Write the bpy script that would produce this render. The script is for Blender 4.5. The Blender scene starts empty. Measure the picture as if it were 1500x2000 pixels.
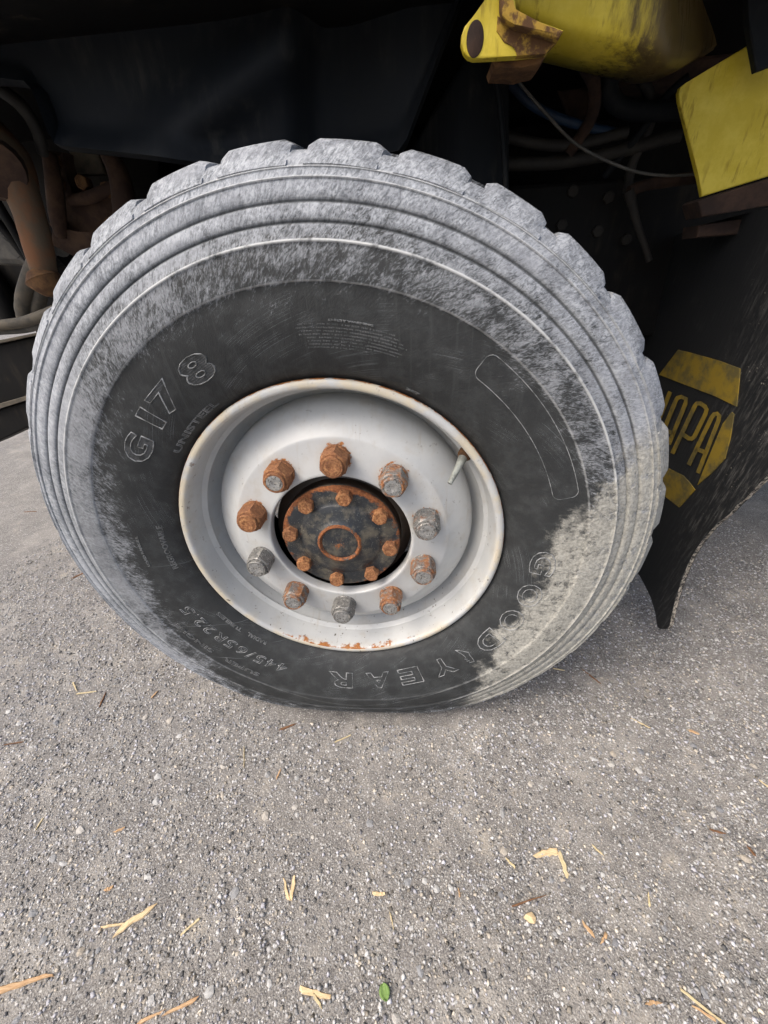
import bpy, bmesh, math, random
import numpy as np
from mathutils import Vector, Matrix

random.seed(7)
rng = np.random.default_rng(11)
S = bpy.context.scene
COL = S.collection
PI = math.pi
R = math.radians

# ------------------------------------------------------------------ camera, sky, sun, exposure
CAM = np.array((0.14154, -0.58959, 0.95634))
C_R = np.array((0.99674688, 0.06700755, -0.04478434))
C_U = np.array((0.00347874, 0.51938044, 0.85453605))
C_F = np.array((-0.08052048, 0.85191194, -0.51745773))
FOC = 770.0                                     # focal length in pixels of the 1500 x 2000 photograph
cam_d = bpy.data.cameras.new('camera')
cam_d.sensor_fit = 'VERTICAL'
cam_d.sensor_height = 36.0
cam_d.lens = 36.0 * FOC / 2000.0
cam_d.clip_start = 0.02
cam_d.clip_end = 2000.0
cam = bpy.data.objects.new('camera', cam_d)
COL.objects.link(cam)
m = Matrix.Identity(4)
for i in range(3):
    m[i][0], m[i][1], m[i][2], m[i][3] = C_R[i], C_U[i], -C_F[i], CAM[i]
cam.matrix_world = m
S.camera = cam

SUN_EL, SUN_AZ = R(52), R(-128)                  # azimuth from +Y towards +X: from the camera's side, a little to the left
w = bpy.data.worlds.new('World')
S.world = w
w.use_nodes = True
wn = w.node_tree
sky = wn.nodes.new('ShaderNodeTexSky')
sky.sky_type = 'NISHITA'
sky.sun_disc = False
sky.sun_elevation = SUN_EL
sky.sun_rotation = SUN_AZ
sky.air_density = 1.0
sky.dust_density = 5.0
sky.ozone_density = 0.6
wn.links.new(sky.outputs[0], wn.nodes['Background'].inputs[0])
wn.nodes['Background'].inputs[1].default_value = 0.15
sd = bpy.data.lights.new('sun', 'SUN')
sd.energy = 1.5
sd.angle = R(38)
sd.color = (1.0, 0.965, 0.91)
sun = bpy.data.objects.new('sun', sd)
COL.objects.link(sun)
sdir = Vector((math.sin(SUN_AZ) * math.cos(SUN_EL), math.cos(SUN_AZ) * math.cos(SUN_EL), math.sin(SUN_EL)))
sun.rotation_euler = sdir.to_track_quat('Z', 'Y').to_euler()
sun.location = sdir * 20
S.view_settings.view_transform = 'Standard'
S.view_settings.look = 'None'
S.view_settings.gamma = 1.0
S.view_settings.use_curve_mapping = False
S.view_settings.exposure = 0.6
S.cycles.max_bounces = 5
S.cycles.diffuse_bounces = 3
S.cycles.glossy_bounces = 2
S.cycles.use_adaptive_sampling = True
S.cycles.adaptive_threshold = 0.03

AXLE = 0.53                                      # axle height over the ground, metres


def at(u, v, ax, val):
    """Point where the sight line through photo pixel (u, v) meets the plane ax = val."""
    d = C_F + C_R * (u - 750) / FOC + C_U * (1000 - v) / FOC
    i = 'xyz'.index(ax)
    return CAM + d * (val - CAM[i]) / d[i]


# ------------------------------------------------------------------ node helpers
class NT:
    def __init__(self, name):
        self.m = bpy.data.materials.new(name)
        self.m.use_nodes = True
        self.t = self.m.node_tree
        self.b = self.t.nodes['Principled BSDF']

    def n(self, typ, **k):
        nd = self.t.nodes.new('ShaderNode' + typ)
        for a, b in k.items():
            setattr(nd, a, b)
        return nd

    def l(self, a, b):
        self.t.links.new(a, b)

    def put(self, sock, v):
        if hasattr(v, 'is_output'):
            self.l(v, sock)
        elif isinstance(v, (tuple, list)):
            sock.default_value = tuple(v) + ((1.0,) if len(v) == 3 and len(sock.default_value) == 4 else ())
        else:
            sock.default_value = v

    def math(self, op, a, b=0.0, c=0.0, clamp=False):
        nd = self.n('Math', operation=op, use_clamp=clamp)
        self.put(nd.inputs[0], a)
        self.put(nd.inputs[1], b)
        self.put(nd.inputs[2], c)
        return nd.outputs[0]

    def mix(self, f, a, b, blend='MIX'):
        nd = self.n('MixRGB', blend_type=blend)
        self.put(nd.inputs[0], f)
        self.put(nd.inputs[1], a)
        self.put(nd.inputs[2], b)
        return nd.outputs[0]

    def step(self, v, lo, hi):
        nd = self.n('MapRange', interpolation_type='SMOOTHSTEP')
        self.put(nd.inputs[0], v)
        self.put(nd.inputs[1], lo)
        self.put(nd.inputs[2], hi)
        return nd.outputs[0]

    def band(self, v, c, hw, soft):
        a = self.math('ABSOLUTE', self.math('SUBTRACT', v, c))
        return self.math('SUBTRACT', 1.0, self.step(a, hw, hw + soft))

    def noise(self, vec, scale, detail=3.0, rough=0.55, out=0, dist=0.0):
        nd = self.n('TexNoise')
        if vec is not None:
            self.l(vec, nd.inputs['Vector'])
        nd.inputs['Scale'].default_value = scale
        nd.inputs['Detail'].default_value = detail
        nd.inputs['Roughness'].default_value = rough
        nd.inputs['Distortion'].default_value = dist
        return nd.outputs[out]

    def voro(self, vec, scale, feature='F1', out='Color', rand=1.0):
        nd = self.n('TexVoronoi', feature=feature)
        if vec is not None:
            self.l(vec, nd.inputs['Vector'])
        nd.inputs['Scale'].default_value = scale
        nd.inputs['Randomness'].default_value = rand
        return nd.outputs[out] if out else nd.outputs

    def comb(self, x, y, z):
        nd = self.n('CombineXYZ')
        for i, q in enumerate((x, y, z)):
            self.put(nd.inputs[i], q)
        return nd.outputs[0]

    def sep(self, v):
        nd = self.n('SeparateXYZ')
        self.l(v, nd.inputs[0])
        return nd.outputs

    def ramp(self, f, stops, interp='LINEAR'):
        nd = self.n('ValToRGB')
        cr = nd.color_ramp
        cr.interpolation = interp
        while len(cr.elements) < len(stops):
            cr.elements.new(0.5)
        for e, (p, c) in zip(cr.elements, stops):
            e.position = p
            e.color = (c, c, c, 1) if not isinstance(c, (tuple, list)) else tuple(c) + (1,)
        self.put(nd.inputs[0], f)
        return nd.outputs[0]

    def obj(self):
        return self.n('TexCoord').outputs['Object']

    def geo(self):
        return self.n('NewGeometry').outputs['Position']

    def polar(self):
        x, y, z = self.sep(self.obj())
        r = self.math('SQRT', self.math('ADD', self.math('MULTIPLY', x, x), self.math('MULTIPLY', z, z)))
        return x, y, z, r, self.math('DIVIDE', x, r), self.math('DIVIDE', z, r), self.math('ARCTAN2', x, z)

    def bump(self, h, strength, dist):
        nd = self.n('Bump')
        nd.inputs['Strength'].default_value = strength
        nd.inputs['Distance'].default_value = dist
        self.l(h, nd.inputs['Height'])
        self.l(nd.outputs[0], self.b.inputs['Normal'])

    def done(self, col, rough, metal=0.0, spec=0.5):
        self.put(self.b.inputs['Base Color'], col)
        self.put(self.b.inputs['Roughness'], rough)
        self.put(self.b.inputs['Metallic'], metal)
        self.b.inputs['Specular IOR Level'].default_value = spec
        return self.m


# ------------------------------------------------------------------ materials
def mat_tyre():
    t = NT('worn_rubber')
    x, y, z, r, c, s, ang = t.polar()

    def streak(slant, kt, kr, detail, rough=0.6):
        a = t.math('MULTIPLY', r, slant)
        ca, sa = t.math('COSINE', a), t.math('SINE', a)
        c2 = t.math('SUBTRACT', t.math('MULTIPLY', c, ca), t.math('MULTIPLY', s, sa))
        s2 = t.math('ADD', t.math('MULTIPLY', c, sa), t.math('MULTIPLY', s, ca))
        return t.noise(t.comb(t.math('MULTIPLY', c2, kt), t.math('MULTIPLY', s2, kt), t.math('MULTIPLY', r, kr)), 1.0, detail, rough, 0, 1.1)
    o = t.obj()
    n1 = streak(2.2, 70, 84, 4, 0.74)
    n2 = streak(1.0, 140, 120, 3, 0.75)
    n3 = t.noise(o, 190, 3, 0.7)
    big = t.noise(o, 9, 3, 0.6)
    mid = t.noise(o, 34, 4, 0.65)
    ns = t.math('ADD', t.math('MULTIPLY', n1, 0.42), t.math('ADD', t.math('MULTIPLY', n2, 0.28), t.math('ADD', t.math('MULTIPLY', n3, 0.10), t.math('MULTIPLY', mid, 0.20))))
    # how much of the rubber is scuffed grey, by radius: dark lettered zone, streaked shoulder, fully scuffed tread edge
    rr = t.math('DIVIDE', t.math('SUBTRACT', r, 0.30), 0.28)
    cov = t.ramp(rr, [(0.0, 0.12), (0.28, 0.19), (0.40, 0.29), (0.428, 0.31), (0.436, 0.45), (0.56, 0.49), (0.60, 0.56), (0.70, 0.65), (0.80, 0.71), (0.925, 0.73), (0.955, 0.46), (1.0, 0.36)])
    left = t.math('MULTIPLY', t.band(ang, -1.72, 0.25, 0.95), t.step(r, 0.335, 0.40))
    low = t.step(z, -0.44, 0.02)
    cov = t.math('ADD', cov, t.math('MULTIPLY', left, 0.22))
    cov = t.math('ADD', cov, t.math('ADD', t.math('MULTIPLY', t.math('SUBTRACT', big, 0.5), 0.34), t.math('MULTIPLY', t.math('SUBTRACT', mid, 0.5), 0.12)))
    cov = t.math('SUBTRACT', cov, t.math('MULTIPLY', t.math('SUBTRACT', 1.0, low), 0.30))  # fewer scuffs low down, which also paints in part of the shade there
    thr = t.math('SUBTRACT', 1.0, cov)
    lo = t.math('ADD', t.math('MULTIPLY', thr, 0.58), 0.190)
    scuff = t.step(t.math('SUBTRACT', ns, lo), -0.060, 0.085)
    grv = t.math('ADD', t.band(r, 0.4818, 0.0009, 0.0018), t.band(r, 0.5021, 0.0009, 0.0018), clamp=True)
    scuff = t.math('MULTIPLY', scuff, t.math('SUBTRACT', 1.0, t.math('MULTIPLY', grv, 0.7)))
    # thin long scratches
    sc1 = streak(9.0, 420, 10, 2, 0.4)
    scratch = t.math('MULTIPLY', t.step(sc1, 0.655, 0.70), t.step(t.noise(o, 17, 2), 0.50, 0.62))
    # drip marks running down the dark zone
    drip = t.noise(t.comb(t.math('MULTIPLY', x, 120), 0.0, t.math('MULTIPLY', z, 6)), 1.0, 3, 0.6)
    drip = t.math('MULTIPLY', t.step(drip, 0.52, 0.72), t.step(z, 0.12, 0.30))
    dark = t.mix(t.math('MULTIPLY', drip, 0.40), (0.026, 0.028, 0.029), (0.070, 0.074, 0.074))
    dark = t.mix(t.step(mid, 0.40, 0.66), dark, (0.041, 0.044, 0.045))
    dustc = t.mix(t.step(t.math('ADD', t.math('MULTIPLY', n2, 0.65), t.math('MULTIPLY', n3, 0.35)), 0.36, 0.64), (0.130, 0.141, 0.156), (0.440, 0.463, 0.498))
    dustc = t.mix(t.step(mid, 0.36, 0.60), t.mix(0.45, dustc, (0.12, 0.13, 0.15)), dustc)
    dustc = t.mix(t.math('MULTIPLY', t.step(big, 0.46, 0.66), 0.35), dustc, (0.47, 0.49, 0.53))
    lightr = t.step(r, 0.44, 0.52)
    dustc = t.mix(lightr, t.mix(0.50, dustc, (0.12, 0.125, 0.13)), dustc)
    col = t.mix(t.math('MULTIPLY', scuff, 0.95), dark, dustc)
    hs = t.noise(t.comb(t.math('MULTIPLY', x, 5), 0.0, t.math('MULTIPLY', t.math('ADD', z, t.math('MULTIPLY', x, 0.12)), 210)), 1.0, 2, 0.5)
    hs = t.math('MULTIPLY', t.step(hs, 0.64, 0.70), t.math('MULTIPLY', t.band(ang, -2.2, 0.35, 0.25), t.math('SUBTRACT', 1.0, t.step(r, 0.40, 0.45))))
    scratch = t.math('MAXIMUM', scratch, t.math('MULTIPLY', hs, 0.6))
    col = t.mix(t.math('MULTIPLY', scratch, 0.6), col, (0.34, 0.36, 0.38))
    # pale wear on the moulded ridges
    ridge = t.math('MULTIPLY', t.band(r, 0.4641, 0.0007, 0.0018), 0.95)
    for rc, a in ((0.4233, 0.32), (0.5246, 0.45), (0.5345, 0.5), (0.4850, 0.12), (0.5052, 0.12)):
        ridge = t.math('ADD', ridge, t.math('MULTIPLY', t.band(r, rc, 0.0006, 0.0012), a))
    ridge = t.math('MULTIPLY', ridge, t.math('MULTIPLY', t.step(mid, 0.28, 0.55), t.math('ADD', t.math('MULTIPLY', low, 0.65), 0.35)), clamp=True)
    col = t.mix(ridge, col, (0.52, 0.53, 0.53))
    # dried pale mud on the lower half behind the axle
    ma = t.math('MULTIPLY', t.step(ang, 0.98, 1.58), t.math('SUBTRACT', 1.0, t.step(ang, 2.12, 2.80)))
    mb = t.math('ADD', 0.508, t.math('MULTIPLY', ma, -0.150))
    mn = t.noise(o, 22, 5, 0.70)
    mm = t.math('ADD', t.math('SUBTRACT', r, mb), t.math('MULTIPLY', t.math('SUBTRACT', mn, 0.5), 0.17))
    mud = t.math('MULTIPLY', t.step(mm, -0.008, 0.034), t.step(ma, 0.08, 0.38))
    hole = t.step(t.noise(o, 60, 4, 0.75), 0.24, 0.50)
    mud = t.math('MULTIPLY', mud, hole)
    mudc = t.mix(t.step(n3, 0.3, 0.7), (0.265, 0.26, 0.232), (0.45, 0.437, 0.39))
    col = t.mix(t.math('MULTIPLY', mud, 0.92), col, mudc)
    h = t.math('ADD', t.math('MULTIPLY', ns, 0.7), t.math('MULTIPLY', mud, t.math('ADD', 0.3, t.math('MULTIPLY', mid, 1.6))))
    h = t.math('ADD', h, t.math('MULTIPLY', t.step(r, 0.50, 0.54), t.math('MULTIPLY', mid, 0.9)))
    t.bump(h, 0.55, 0.004)
    return t.done(col, t.mix(scuff, (0.62,) * 3, (0.9,) * 3), spec=0.35)


def mat_plain(name, col, col2, scale=30, rough=0.7, metal=0.0, bump=0.2, spec=0.4, lo=0.4, hi=0.65):
    t = NT(name)
    o = t.obj()
    n = t.noise(o, scale, 5, 0.65)
    t.bump(t.noise(o, scale * 4, 4, 0.6), bump, 0.002)
    return t.done(t.mix(t.step(n, lo, hi), col, col2), rough, metal, spec)


def mat_letter():
    t = NT('worn_raised_rubber')
    o = t.obj()
    n = t.noise(o, 70, 4, 0.7)
    return t.done(t.mix(t.step(n, 0.36, 0.62), (0.085, 0.09, 0.09), (0.33, 0.34, 0.345)), 0.8, spec=0.3)


def mat_letter_faint():
    t = NT('faint_raised_rubber')
    n = t.noise(t.obj(), 60, 3, 0.7)
    return t.done(t.mix(t.step(n, 0.30, 0.60), (0.075, 0.080, 0.081), (0.19, 0.197, 0.20)), 0.8, spec=0.3)


def mat_hatch():
    t = NT('hatched_rubber')
    x, y, z, r, c, s, ang = t.polar()
    wv = t.math('SINE', t.math('MULTIPLY', t.math('ADD', t.math('MULTIPLY', x, 0.5), z), 2600))
    n = t.noise(t.obj(), 45, 4, 0.7)
    col = t.mix(t.math('MULTIPLY', t.step(wv, 0.1, 0.7), t.step(n, 0.32, 0.6)), (0.027, 0.029, 0.030), (0.16, 0.165, 0.17))
    t.bump(wv, 0.4, 0.0006)
    return t.done(col, 0.75, spec=0.35)


def mat_rim():
    t = NT('silver_wheel_paint')
    x, y, z, r, c, s, ang = t.polar()
    o = t.obj()
    n = t.noise(o, 14, 4, 0.6)
    nf = t.noise(o, 120, 5, 0.7)
    nm = t.noise(o, 45, 5, 0.7)
    col = t.mix(t.step(n, 0.35, 0.7), (0.46, 0.470, 0.470), (0.52, 0.528, 0.520))
    # machined-looking step around the nut seat
    col = t.mix(t.math('MULTIPLY', t.band(r, 0.2010, 0.0006, 0.0012), 0.30), col, (0.50, 0.51, 0.51))
    # yellowed film on the flange
    fl = t.step(r, 0.2805, 0.289)
    film = t.math('MULTIPLY', fl, t.step(t.noise(o, 20, 4, 0.6), 0.40, 0.62))
    col = t.mix(t.math('MULTIPLY', film, 0.75), col, (0.58, 0.50, 0.35))
    grime = t.math('MULTIPLY', t.step(t.noise(o, 26, 5, 0.65), 0.50, 0.74), 0.4)
    col = t.mix(grime, col, (0.40, 0.36, 0.30))
    run = t.noise(t.comb(t.math('MULTIPLY', x, 95), 0.0, t.math('MULTIPLY', z, 13)), 1.0, 4, 0.65)
    run = t.math('MULTIPLY', t.step(run, 0.54, 0.74), t.step(t.noise(o, 12, 2), 0.42, 0.62))
    col = t.mix(t.math('MULTIPLY', run, 0.45), col, (0.36, 0.30, 0.22))
    chip = t.math('MULTIPLY', t.step(nm, 0.655, 0.675), t.step(r, 0.262, 0.285))
    col = t.mix(t.math('MULTIPLY', chip, 0.8), col, (0.19, 0.165, 0.14))
    # rust creeping from the flange edge, most of all at the bottom of the rim
    bot = t.band(ang, PI, 0.10, 0.75)
    bot = t.math('MAXIMUM', bot, t.band(ang, -PI, 0.12, 0.85))
    top = t.math('MULTIPLY', t.band(ang, -0.12, 0.10, 0.30), 0.55)
    edge = t.step(r, 0.2945, 0.2985)
    inner = t.band(r, 0.2845, 0.0012, 0.0035)
    rim_r = t.math('ADD', t.math('MULTIPLY', edge, t.math('ADD', 0.96, t.math('MULTIPLY', bot, 0.22))),
                   t.math('MULTIPLY', inner, t.math('ADD', 0.52, t.math('MULTIPLY', t.math('ADD', bot, top), 0.26))))
    rim_r = t.math('ADD', rim_r, t.math('MULTIPLY', t.math('MULTIPLY', bot, t.step(r, 0.280, 0.289)), 0.26))
    rim_m = t.step(t.math('ADD', rim_r, t.math('MULTIPLY', t.math('SUBTRACT', nm, 0.5), 1.5)), 0.78, 0.96)
    # halo of rust around every wheel nut
    a2 = t.math('SUBTRACT', ang, 0.0530)
    k = t.math('DIVIDE', a2, 2 * PI / 10)
    fr = t.math('SUBTRACT', k, t.math('ROUND', k))
    dx = t.math('MULTIPLY', t.math('MULTIPLY', fr, 2 * PI / 10), r)
    dr = t.math('SUBTRACT', r, 0.1662)
    dn = t.math('SQRT', t.math('ADD', t.math('MULTIPLY', dx, dx), t.math('MULTIPLY', dr, dr)))
    halo = t.math('SUBTRACT', 1.0, t.step(dn, 0.023, 0.042))
    halo = t.math('MULTIPLY', halo, t.math('ADD', 0.55, t.math('MULTIPLY', t.step(z, -0.12, 0.12), 0.45)))
    halo_m = t.step(t.math('ADD', halo, t.math('MULTIPLY', t.math('SUBTRACT', nf, 0.5), 1.5)), 0.90, 1.08)
    tint = t.math('MULTIPLY', halo, 0.16)
    col = t.mix(tint, col, (0.42, 0.33, 0.20))
    speck = t.step(t.noise(o, 150, 2, 0.5), 0.68, 0.71)
    speck = t.math('MULTIPLY', speck, t.step(t.noise(o, 24, 2), 0.44, 0.60))
    lowb = t.math('MULTIPLY', t.step(r, 0.252, 0.262), t.math('SUBTRACT', 1.0, t.step(z, -0.18, 0.10)))
    speck = t.math('MULTIPLY', speck, t.math('ADD', 0.35, lowb), clamp=True)
    rustc = t.mix(nf, (0.10, 0.032, 0.010), (0.50, 0.20, 0.055))
    rust = t.math('MAXIMUM', rim_m, halo_m)
    col = t.mix(rust, col, rustc)
    col = t.mix(speck, col, (0.09, 0.075, 0.06))
    t.bump(t.math('ADD', nf, t.math('MULTIPLY', rust, 0.8)), 0.12, 0.0015)
    return t.done(col, t.mix(rust, (0.42,) * 3, (0.9,) * 3), 0.0, 0.5)


def mat_nut(name, grey, bias):
    t = NT(name)
    o = t.obj()
    info = t.n('ObjectInfo')
    off = t.n('VectorMath', operation='ADD')
    t.l(o, off.inputs[0])
    t.l(t.comb(t.math('MULTIPLY', info.outputs['Random'], 37.0), t.math('MULTIPLY', info.outputs['Random'], 11.0), 0.0), off.inputs[1])
    v = off.outputs[0]
    at_ = t.n('Attribute', attribute_type='OBJECT', attribute_name='rust')
    n = t.noise(v, 75, 6, 0.72)
    nf = t.noise(v, 260, 4, 0.7)
    m_ = t.step(t.math('ADD', n, t.math('SUBTRACT', at_.outputs['Fac'], 0.5 + bias)), 0.42, 0.60)
    g = t.mix(nf, grey, tuple(min(1, q * 1.9) for q in grey))
    g = t.mix(t.step(t.noise(v, 170, 3, 0.7), 0.52, 0.64), g, (0.40, 0.385, 0.355))
    g = t.mix(t.step(t.noise(v, 330, 3, 0.7), 0.54, 0.62), g, (0.06, 0.055, 0.05))
    rc = t.ramp(nf, [(0.28, (0.085, 0.033, 0.016)), (0.5, (0.30, 0.128, 0.052)), (0.74, (0.56, 0.31, 0.135))])
    rc = t.mix(t.math('MULTIPLY', t.step(t.noise(v, 42, 2, 0.5), 0.42, 0.60), 0.75), rc, t.mix(0.35, rc, (0.10, 0.042, 0.026)))
    rc = t.mix(t.math('MULTIPLY', t.step(info.outputs['Random'], 0.35, 0.9), 0.55), rc, t.mix(0.5, rc, (0.12, 0.055, 0.036)))
    t.bump(t.math('ADD', nf, n), 0.45, 0.0012)
    return t.done(t.mix(m_, g, rc), t.mix(m_, (0.5,) * 3, (0.92,) * 3), t.math('MULTIPLY', t.math('SUBTRACT', 1.0, m_), 0.35), 0.4)


def mat_hub():
    t = NT('flaking_black_hub_paint')
    x, y, z, r, c, s, ang = t.polar()
    o = t.obj()
    n = t.noise(o, 55, 6, 0.72)
    nf = t.noise(o, 230, 4, 0.7)
    q = t.math('MULTIPLY', t.step(r, 0.094, 0.112), t.math('ADD', 0.30, t.math('MULTIPLY', t.step(z, -0.06, 0.08), 0.35)))
    q = t.math('ADD', q, t.math('MULTIPLY', t.band(r, 0.0375, 0.0028, 0.003), 0.55))
    q = t.math('ADD', q, t.math('MULTIPLY', t.math('SUBTRACT', 1.0, t.step(r, 0.004, 0.026)), 0.36))
    q = t.math('ADD', q, t.math('MULTIPLY', t.band(r, 0.076, 0.0006, 0.0022), 0.16))
    a2 = t.math('DIVIDE', t.math('SUBTRACT', ang, R(10)), PI / 4)
    fr = t.math('MULTIPLY', t.math('MULTIPLY', t.math('SUBTRACT', a2, t.math('ROUND', a2)), PI / 4), r)
    dr = t.math('SUBTRACT', r, 0.094)
    dn = t.math('SQRT', t.math('ADD', t.math('MULTIPLY', fr, fr), t.math('MULTIPLY', dr, dr)))
    q = t.math('ADD', q, t.math('MULTIPLY', t.math('SUBTRACT', 1.0, t.step(dn, 0.012, 0.026)), 0.30))
    q = t.math('ADD', q, 0.07)
    q = t.math('SUBTRACT', q, t.step(y, 0.018, 0.026))
    m_ = t.step(t.math('ADD', q, t.math('MULTIPLY', t.math('SUBTRACT', n, 0.5), 1.6)), 0.38, 0.60)
    dust = t.math('MULTIPLY', t.step(t.noise(o, 38, 5, 0.7), 0.44, 0.66), 0.75)
    base = t.mix(dust, (0.020, 0.024, 0.029), (0.13, 0.115, 0.085))
    base = t.mix(t.step(t.noise(o, 420, 2, 0.5), 0.66, 0.72), base, (0.2, 0.19, 0.17))
    base = t.mix(t.step(y, 0.020, 0.030), base, t.mix(n, (0.012, 0.009, 0.008), (0.055, 0.036, 0.024)))
    rc = t.ramp(nf, [(0.3, (0.075, 0.028, 0.013)), (0.55, (0.24, 0.085, 0.03)), (0.8, (0.44, 0.17, 0.055))])
    t.bump(t.math('ADD', n, t.math('MULTIPLY', m_, 0.6)), 0.45, 0.002)
    return t.done(t.mix(m_, base, rc), t.mix(m_, (0.40,) * 3, (0.9,) * 3), 0.0, 0.5)


def mat_ground():
    t = NT('worn_asphalt')
    p = t.geo()
    big = t.noise(p, 2.4, 4, 0.6)
    mid = t.noise(p, 14, 5, 0.65)
    wob = t.n('VectorMath', operation='ADD')
    t.l(p, wob.inputs[0])
    wsc = t.n('VectorMath', operation='SCALE')
    t.l(t.noise(p, 260, 1, 0.5, 1), wsc.inputs[0])
    wsc.inputs['Scale'].default_value = 0.004
    t.l(wsc.outputs[0], wob.inputs[1])
    v1 = t.voro(wob.outputs[0], 300, 'F1', None)
    v2 = t.voro(wob.outputs[0], 130, 'F1', None)
    cell, cd, cell2, c2d = v1['Color'], v1['Distance'], v2['Color'], v2['Distance']
    g1 = t.sep(cell)[0]
    g2 = t.sep(cell2)[1]
    fine = t.noise(p, 420, 2, 0.7)
    bind = t.mix(t.step(mid, 0.36, 0.68), (0.108, 0.100, 0.097), (0.200, 0.187, 0.176))
    bind = t.mix(t.step(fine, 0.38, 0.66), bind, (0.305, 0.290, 0.268))
    st = t.ramp(g1, [(0.0, (0.10, 0.096, 0.094)), (0.30, (0.22, 0.208, 0.196)), (0.60, (0.36, 0.345, 0.325)), (0.85, (0.52, 0.51, 0.485)), (1.0, (0.66, 0.65, 0.62))])
    m1 = t.math('MULTIPLY', t.math('SUBTRACT', 1.0, t.step(cd, 0.26, 0.50)), t.step(t.sep(cell)[2], 0.20, 0.35))
    col = t.mix(t.math('MULTIPLY', m1, 0.9), bind, st)
    st2 = t.ramp(g2, [(0.0, (0.12, 0.12, 0.13)), (0.5, (0.33, 0.32, 0.31)), (1.0, (0.62, 0.615, 0.60))])
    m2 = t.math('MULTIPLY', t.math('SUBTRACT', 1.0, t.step(c2d, 0.22, 0.42)), t.step(t.sep(cell2)[2], 0.52, 0.60))
    col = t.mix(t.math('MULTIPLY', m2, 0.85), col, st2)
    sand = t.math('MULTIPLY', t.step(mid, 0.54, 0.74), t.step(big, 0.38, 0.62))
    col = t.mix(t.math('MULTIPLY', sand, 0.6), col, (0.44, 0.39, 0.315))
    col = t.mix(t.math('MULTIPLY', t.step(big, 0.48, 0.70), 0.32), col, (0.215, 0.203, 0.190))
    col = t.mix(t.math('MULTIPLY', t.step(t.noise(p, 5.5, 2, 0.6), 0.50, 0.66), 0.22), col, (0.46, 0.43, 0.385))
    h = t.math('ADD', t.math('MULTIPLY', cd, -0.9), t.math('MULTIPLY', fine, 0.7))
    t.bump(h, 0.6, 0.0025)
    return t.done(col, 0.92, spec=0.25)


def mat_stone():
    t = NT('crushed_stone')
    a = t.n('Attribute', attribute_type='GEOMETRY', attribute_name='tone')
    n = t.noise(t.geo(), 300, 4, 0.65)
    col = t.mix(t.step(n, 0.35, 0.7), t.mix(0.28, a.outputs['Color'], (0.07, 0.068, 0.068)), a.outputs['Color'])
    return t.done(col, 0.85, spec=0.3)


def mat_stone_big():
    t = NT('pale_aggregate')
    i = t.n('ObjectInfo')
    n = t.noise(t.geo(), 190, 5, 0.7)
    c = t.ramp(i.outputs['Random'], [(0.0, (0.20, 0.205, 0.22)), (0.15, (0.28, 0.285, 0.295)), (0.5, (0.42, 0.415, 0.405)), (0.75, (0.56, 0.555, 0.54)), (0.93, (0.43, 0.37, 0.29)), (1.0, (0.60, 0.595, 0.58))])
    t.bump(n, 0.4, 0.002)
    return t.done(t.mix(t.step(n, 0.35, 0.68), t.mix(0.38, c, (0.12, 0.115, 0.11)), c), 0.85, spec=0.3)


def mat_wood(name, a, b):
    t = NT(name)
    o = t.obj()
    sx = t.sep(o)
    v = t.comb(t.math('MULTIPLY', sx[0], 60), t.math('MULTIPLY', sx[1], 900), t.math('MULTIPLY', sx[2], 900))
    n = t.noise(v, 1.0, 4, 0.65)
    t.bump(n, 0.5, 0.001)
    return t.done(t.mix(t.step(n, 0.34, 0.66), a, b), 0.85, spec=0.2)


def mat_black(name='dusty_black_plastic', base=(0.0085, 0.0103, 0.013), dust=(0.050, 0.048, 0.043), amt=0.6, sc=9):
    t = NT(name)
    p = t.geo()
    x, y, z = t.sep(p)
    st = t.noise(t.comb(t.math('MULTIPLY', x, 55), t.math('MULTIPLY', y, 55), t.math('MULTIPLY', z, 9)), 1.0, 5, 0.65)
    n = t.noise(p, sc, 4, 0.6)
    f = t.math('MULTIPLY', t.math('MULTIPLY', t.step(st, 0.42, 0.75), t.step(n, 0.42, 0.68)), amt)
    t.bump(st, 0.15, 0.002)
    return t.done(t.mix(f, base, dust), t.mix(f, (0.62,) * 3, (0.9,) * 3), spec=0.12)


def mat_yellow(name='rust_streaked_yellow_paint', END_DARK=0.0):
    t = NT(name)
    p = t.geo()
    x, y, z = t.sep(p)
    n = t.noise(p, 26, 5, 0.7)
    st = t.noise(t.comb(t.math('MULTIPLY', x, 90), t.math('MULTIPLY', y, 90), t.math('MULTIPLY', z, 16)), 1.0, 5, 0.7)
    col = t.mix(t.step(n, 0.35, 0.7), (0.50, 0.385, 0.024), (0.60, 0.475, 0.055))
    dirt = t.math('MULTIPLY', t.step(st, 0.52, 0.66), t.step(t.noise(p, 11, 3), 0.42, 0.60))
    col = t.mix(t.math('MULTIPLY', dirt, 0.55), col, (0.12, 0.07, 0.02))
    # dark brown over the valance's right end, its border broken by noise
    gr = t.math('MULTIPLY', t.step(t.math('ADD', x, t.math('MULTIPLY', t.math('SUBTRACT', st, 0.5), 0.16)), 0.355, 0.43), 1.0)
    col = t.mix(t.math('MULTIPLY', gr, END_DARK), col, (0.045, 0.026, 0.013))
    t.bump(n, 0.1, 0.002)
    return t.done(col, t.mix(dirt, (0.45,) * 3, (0.85,) * 3), spec=0.35)


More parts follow.
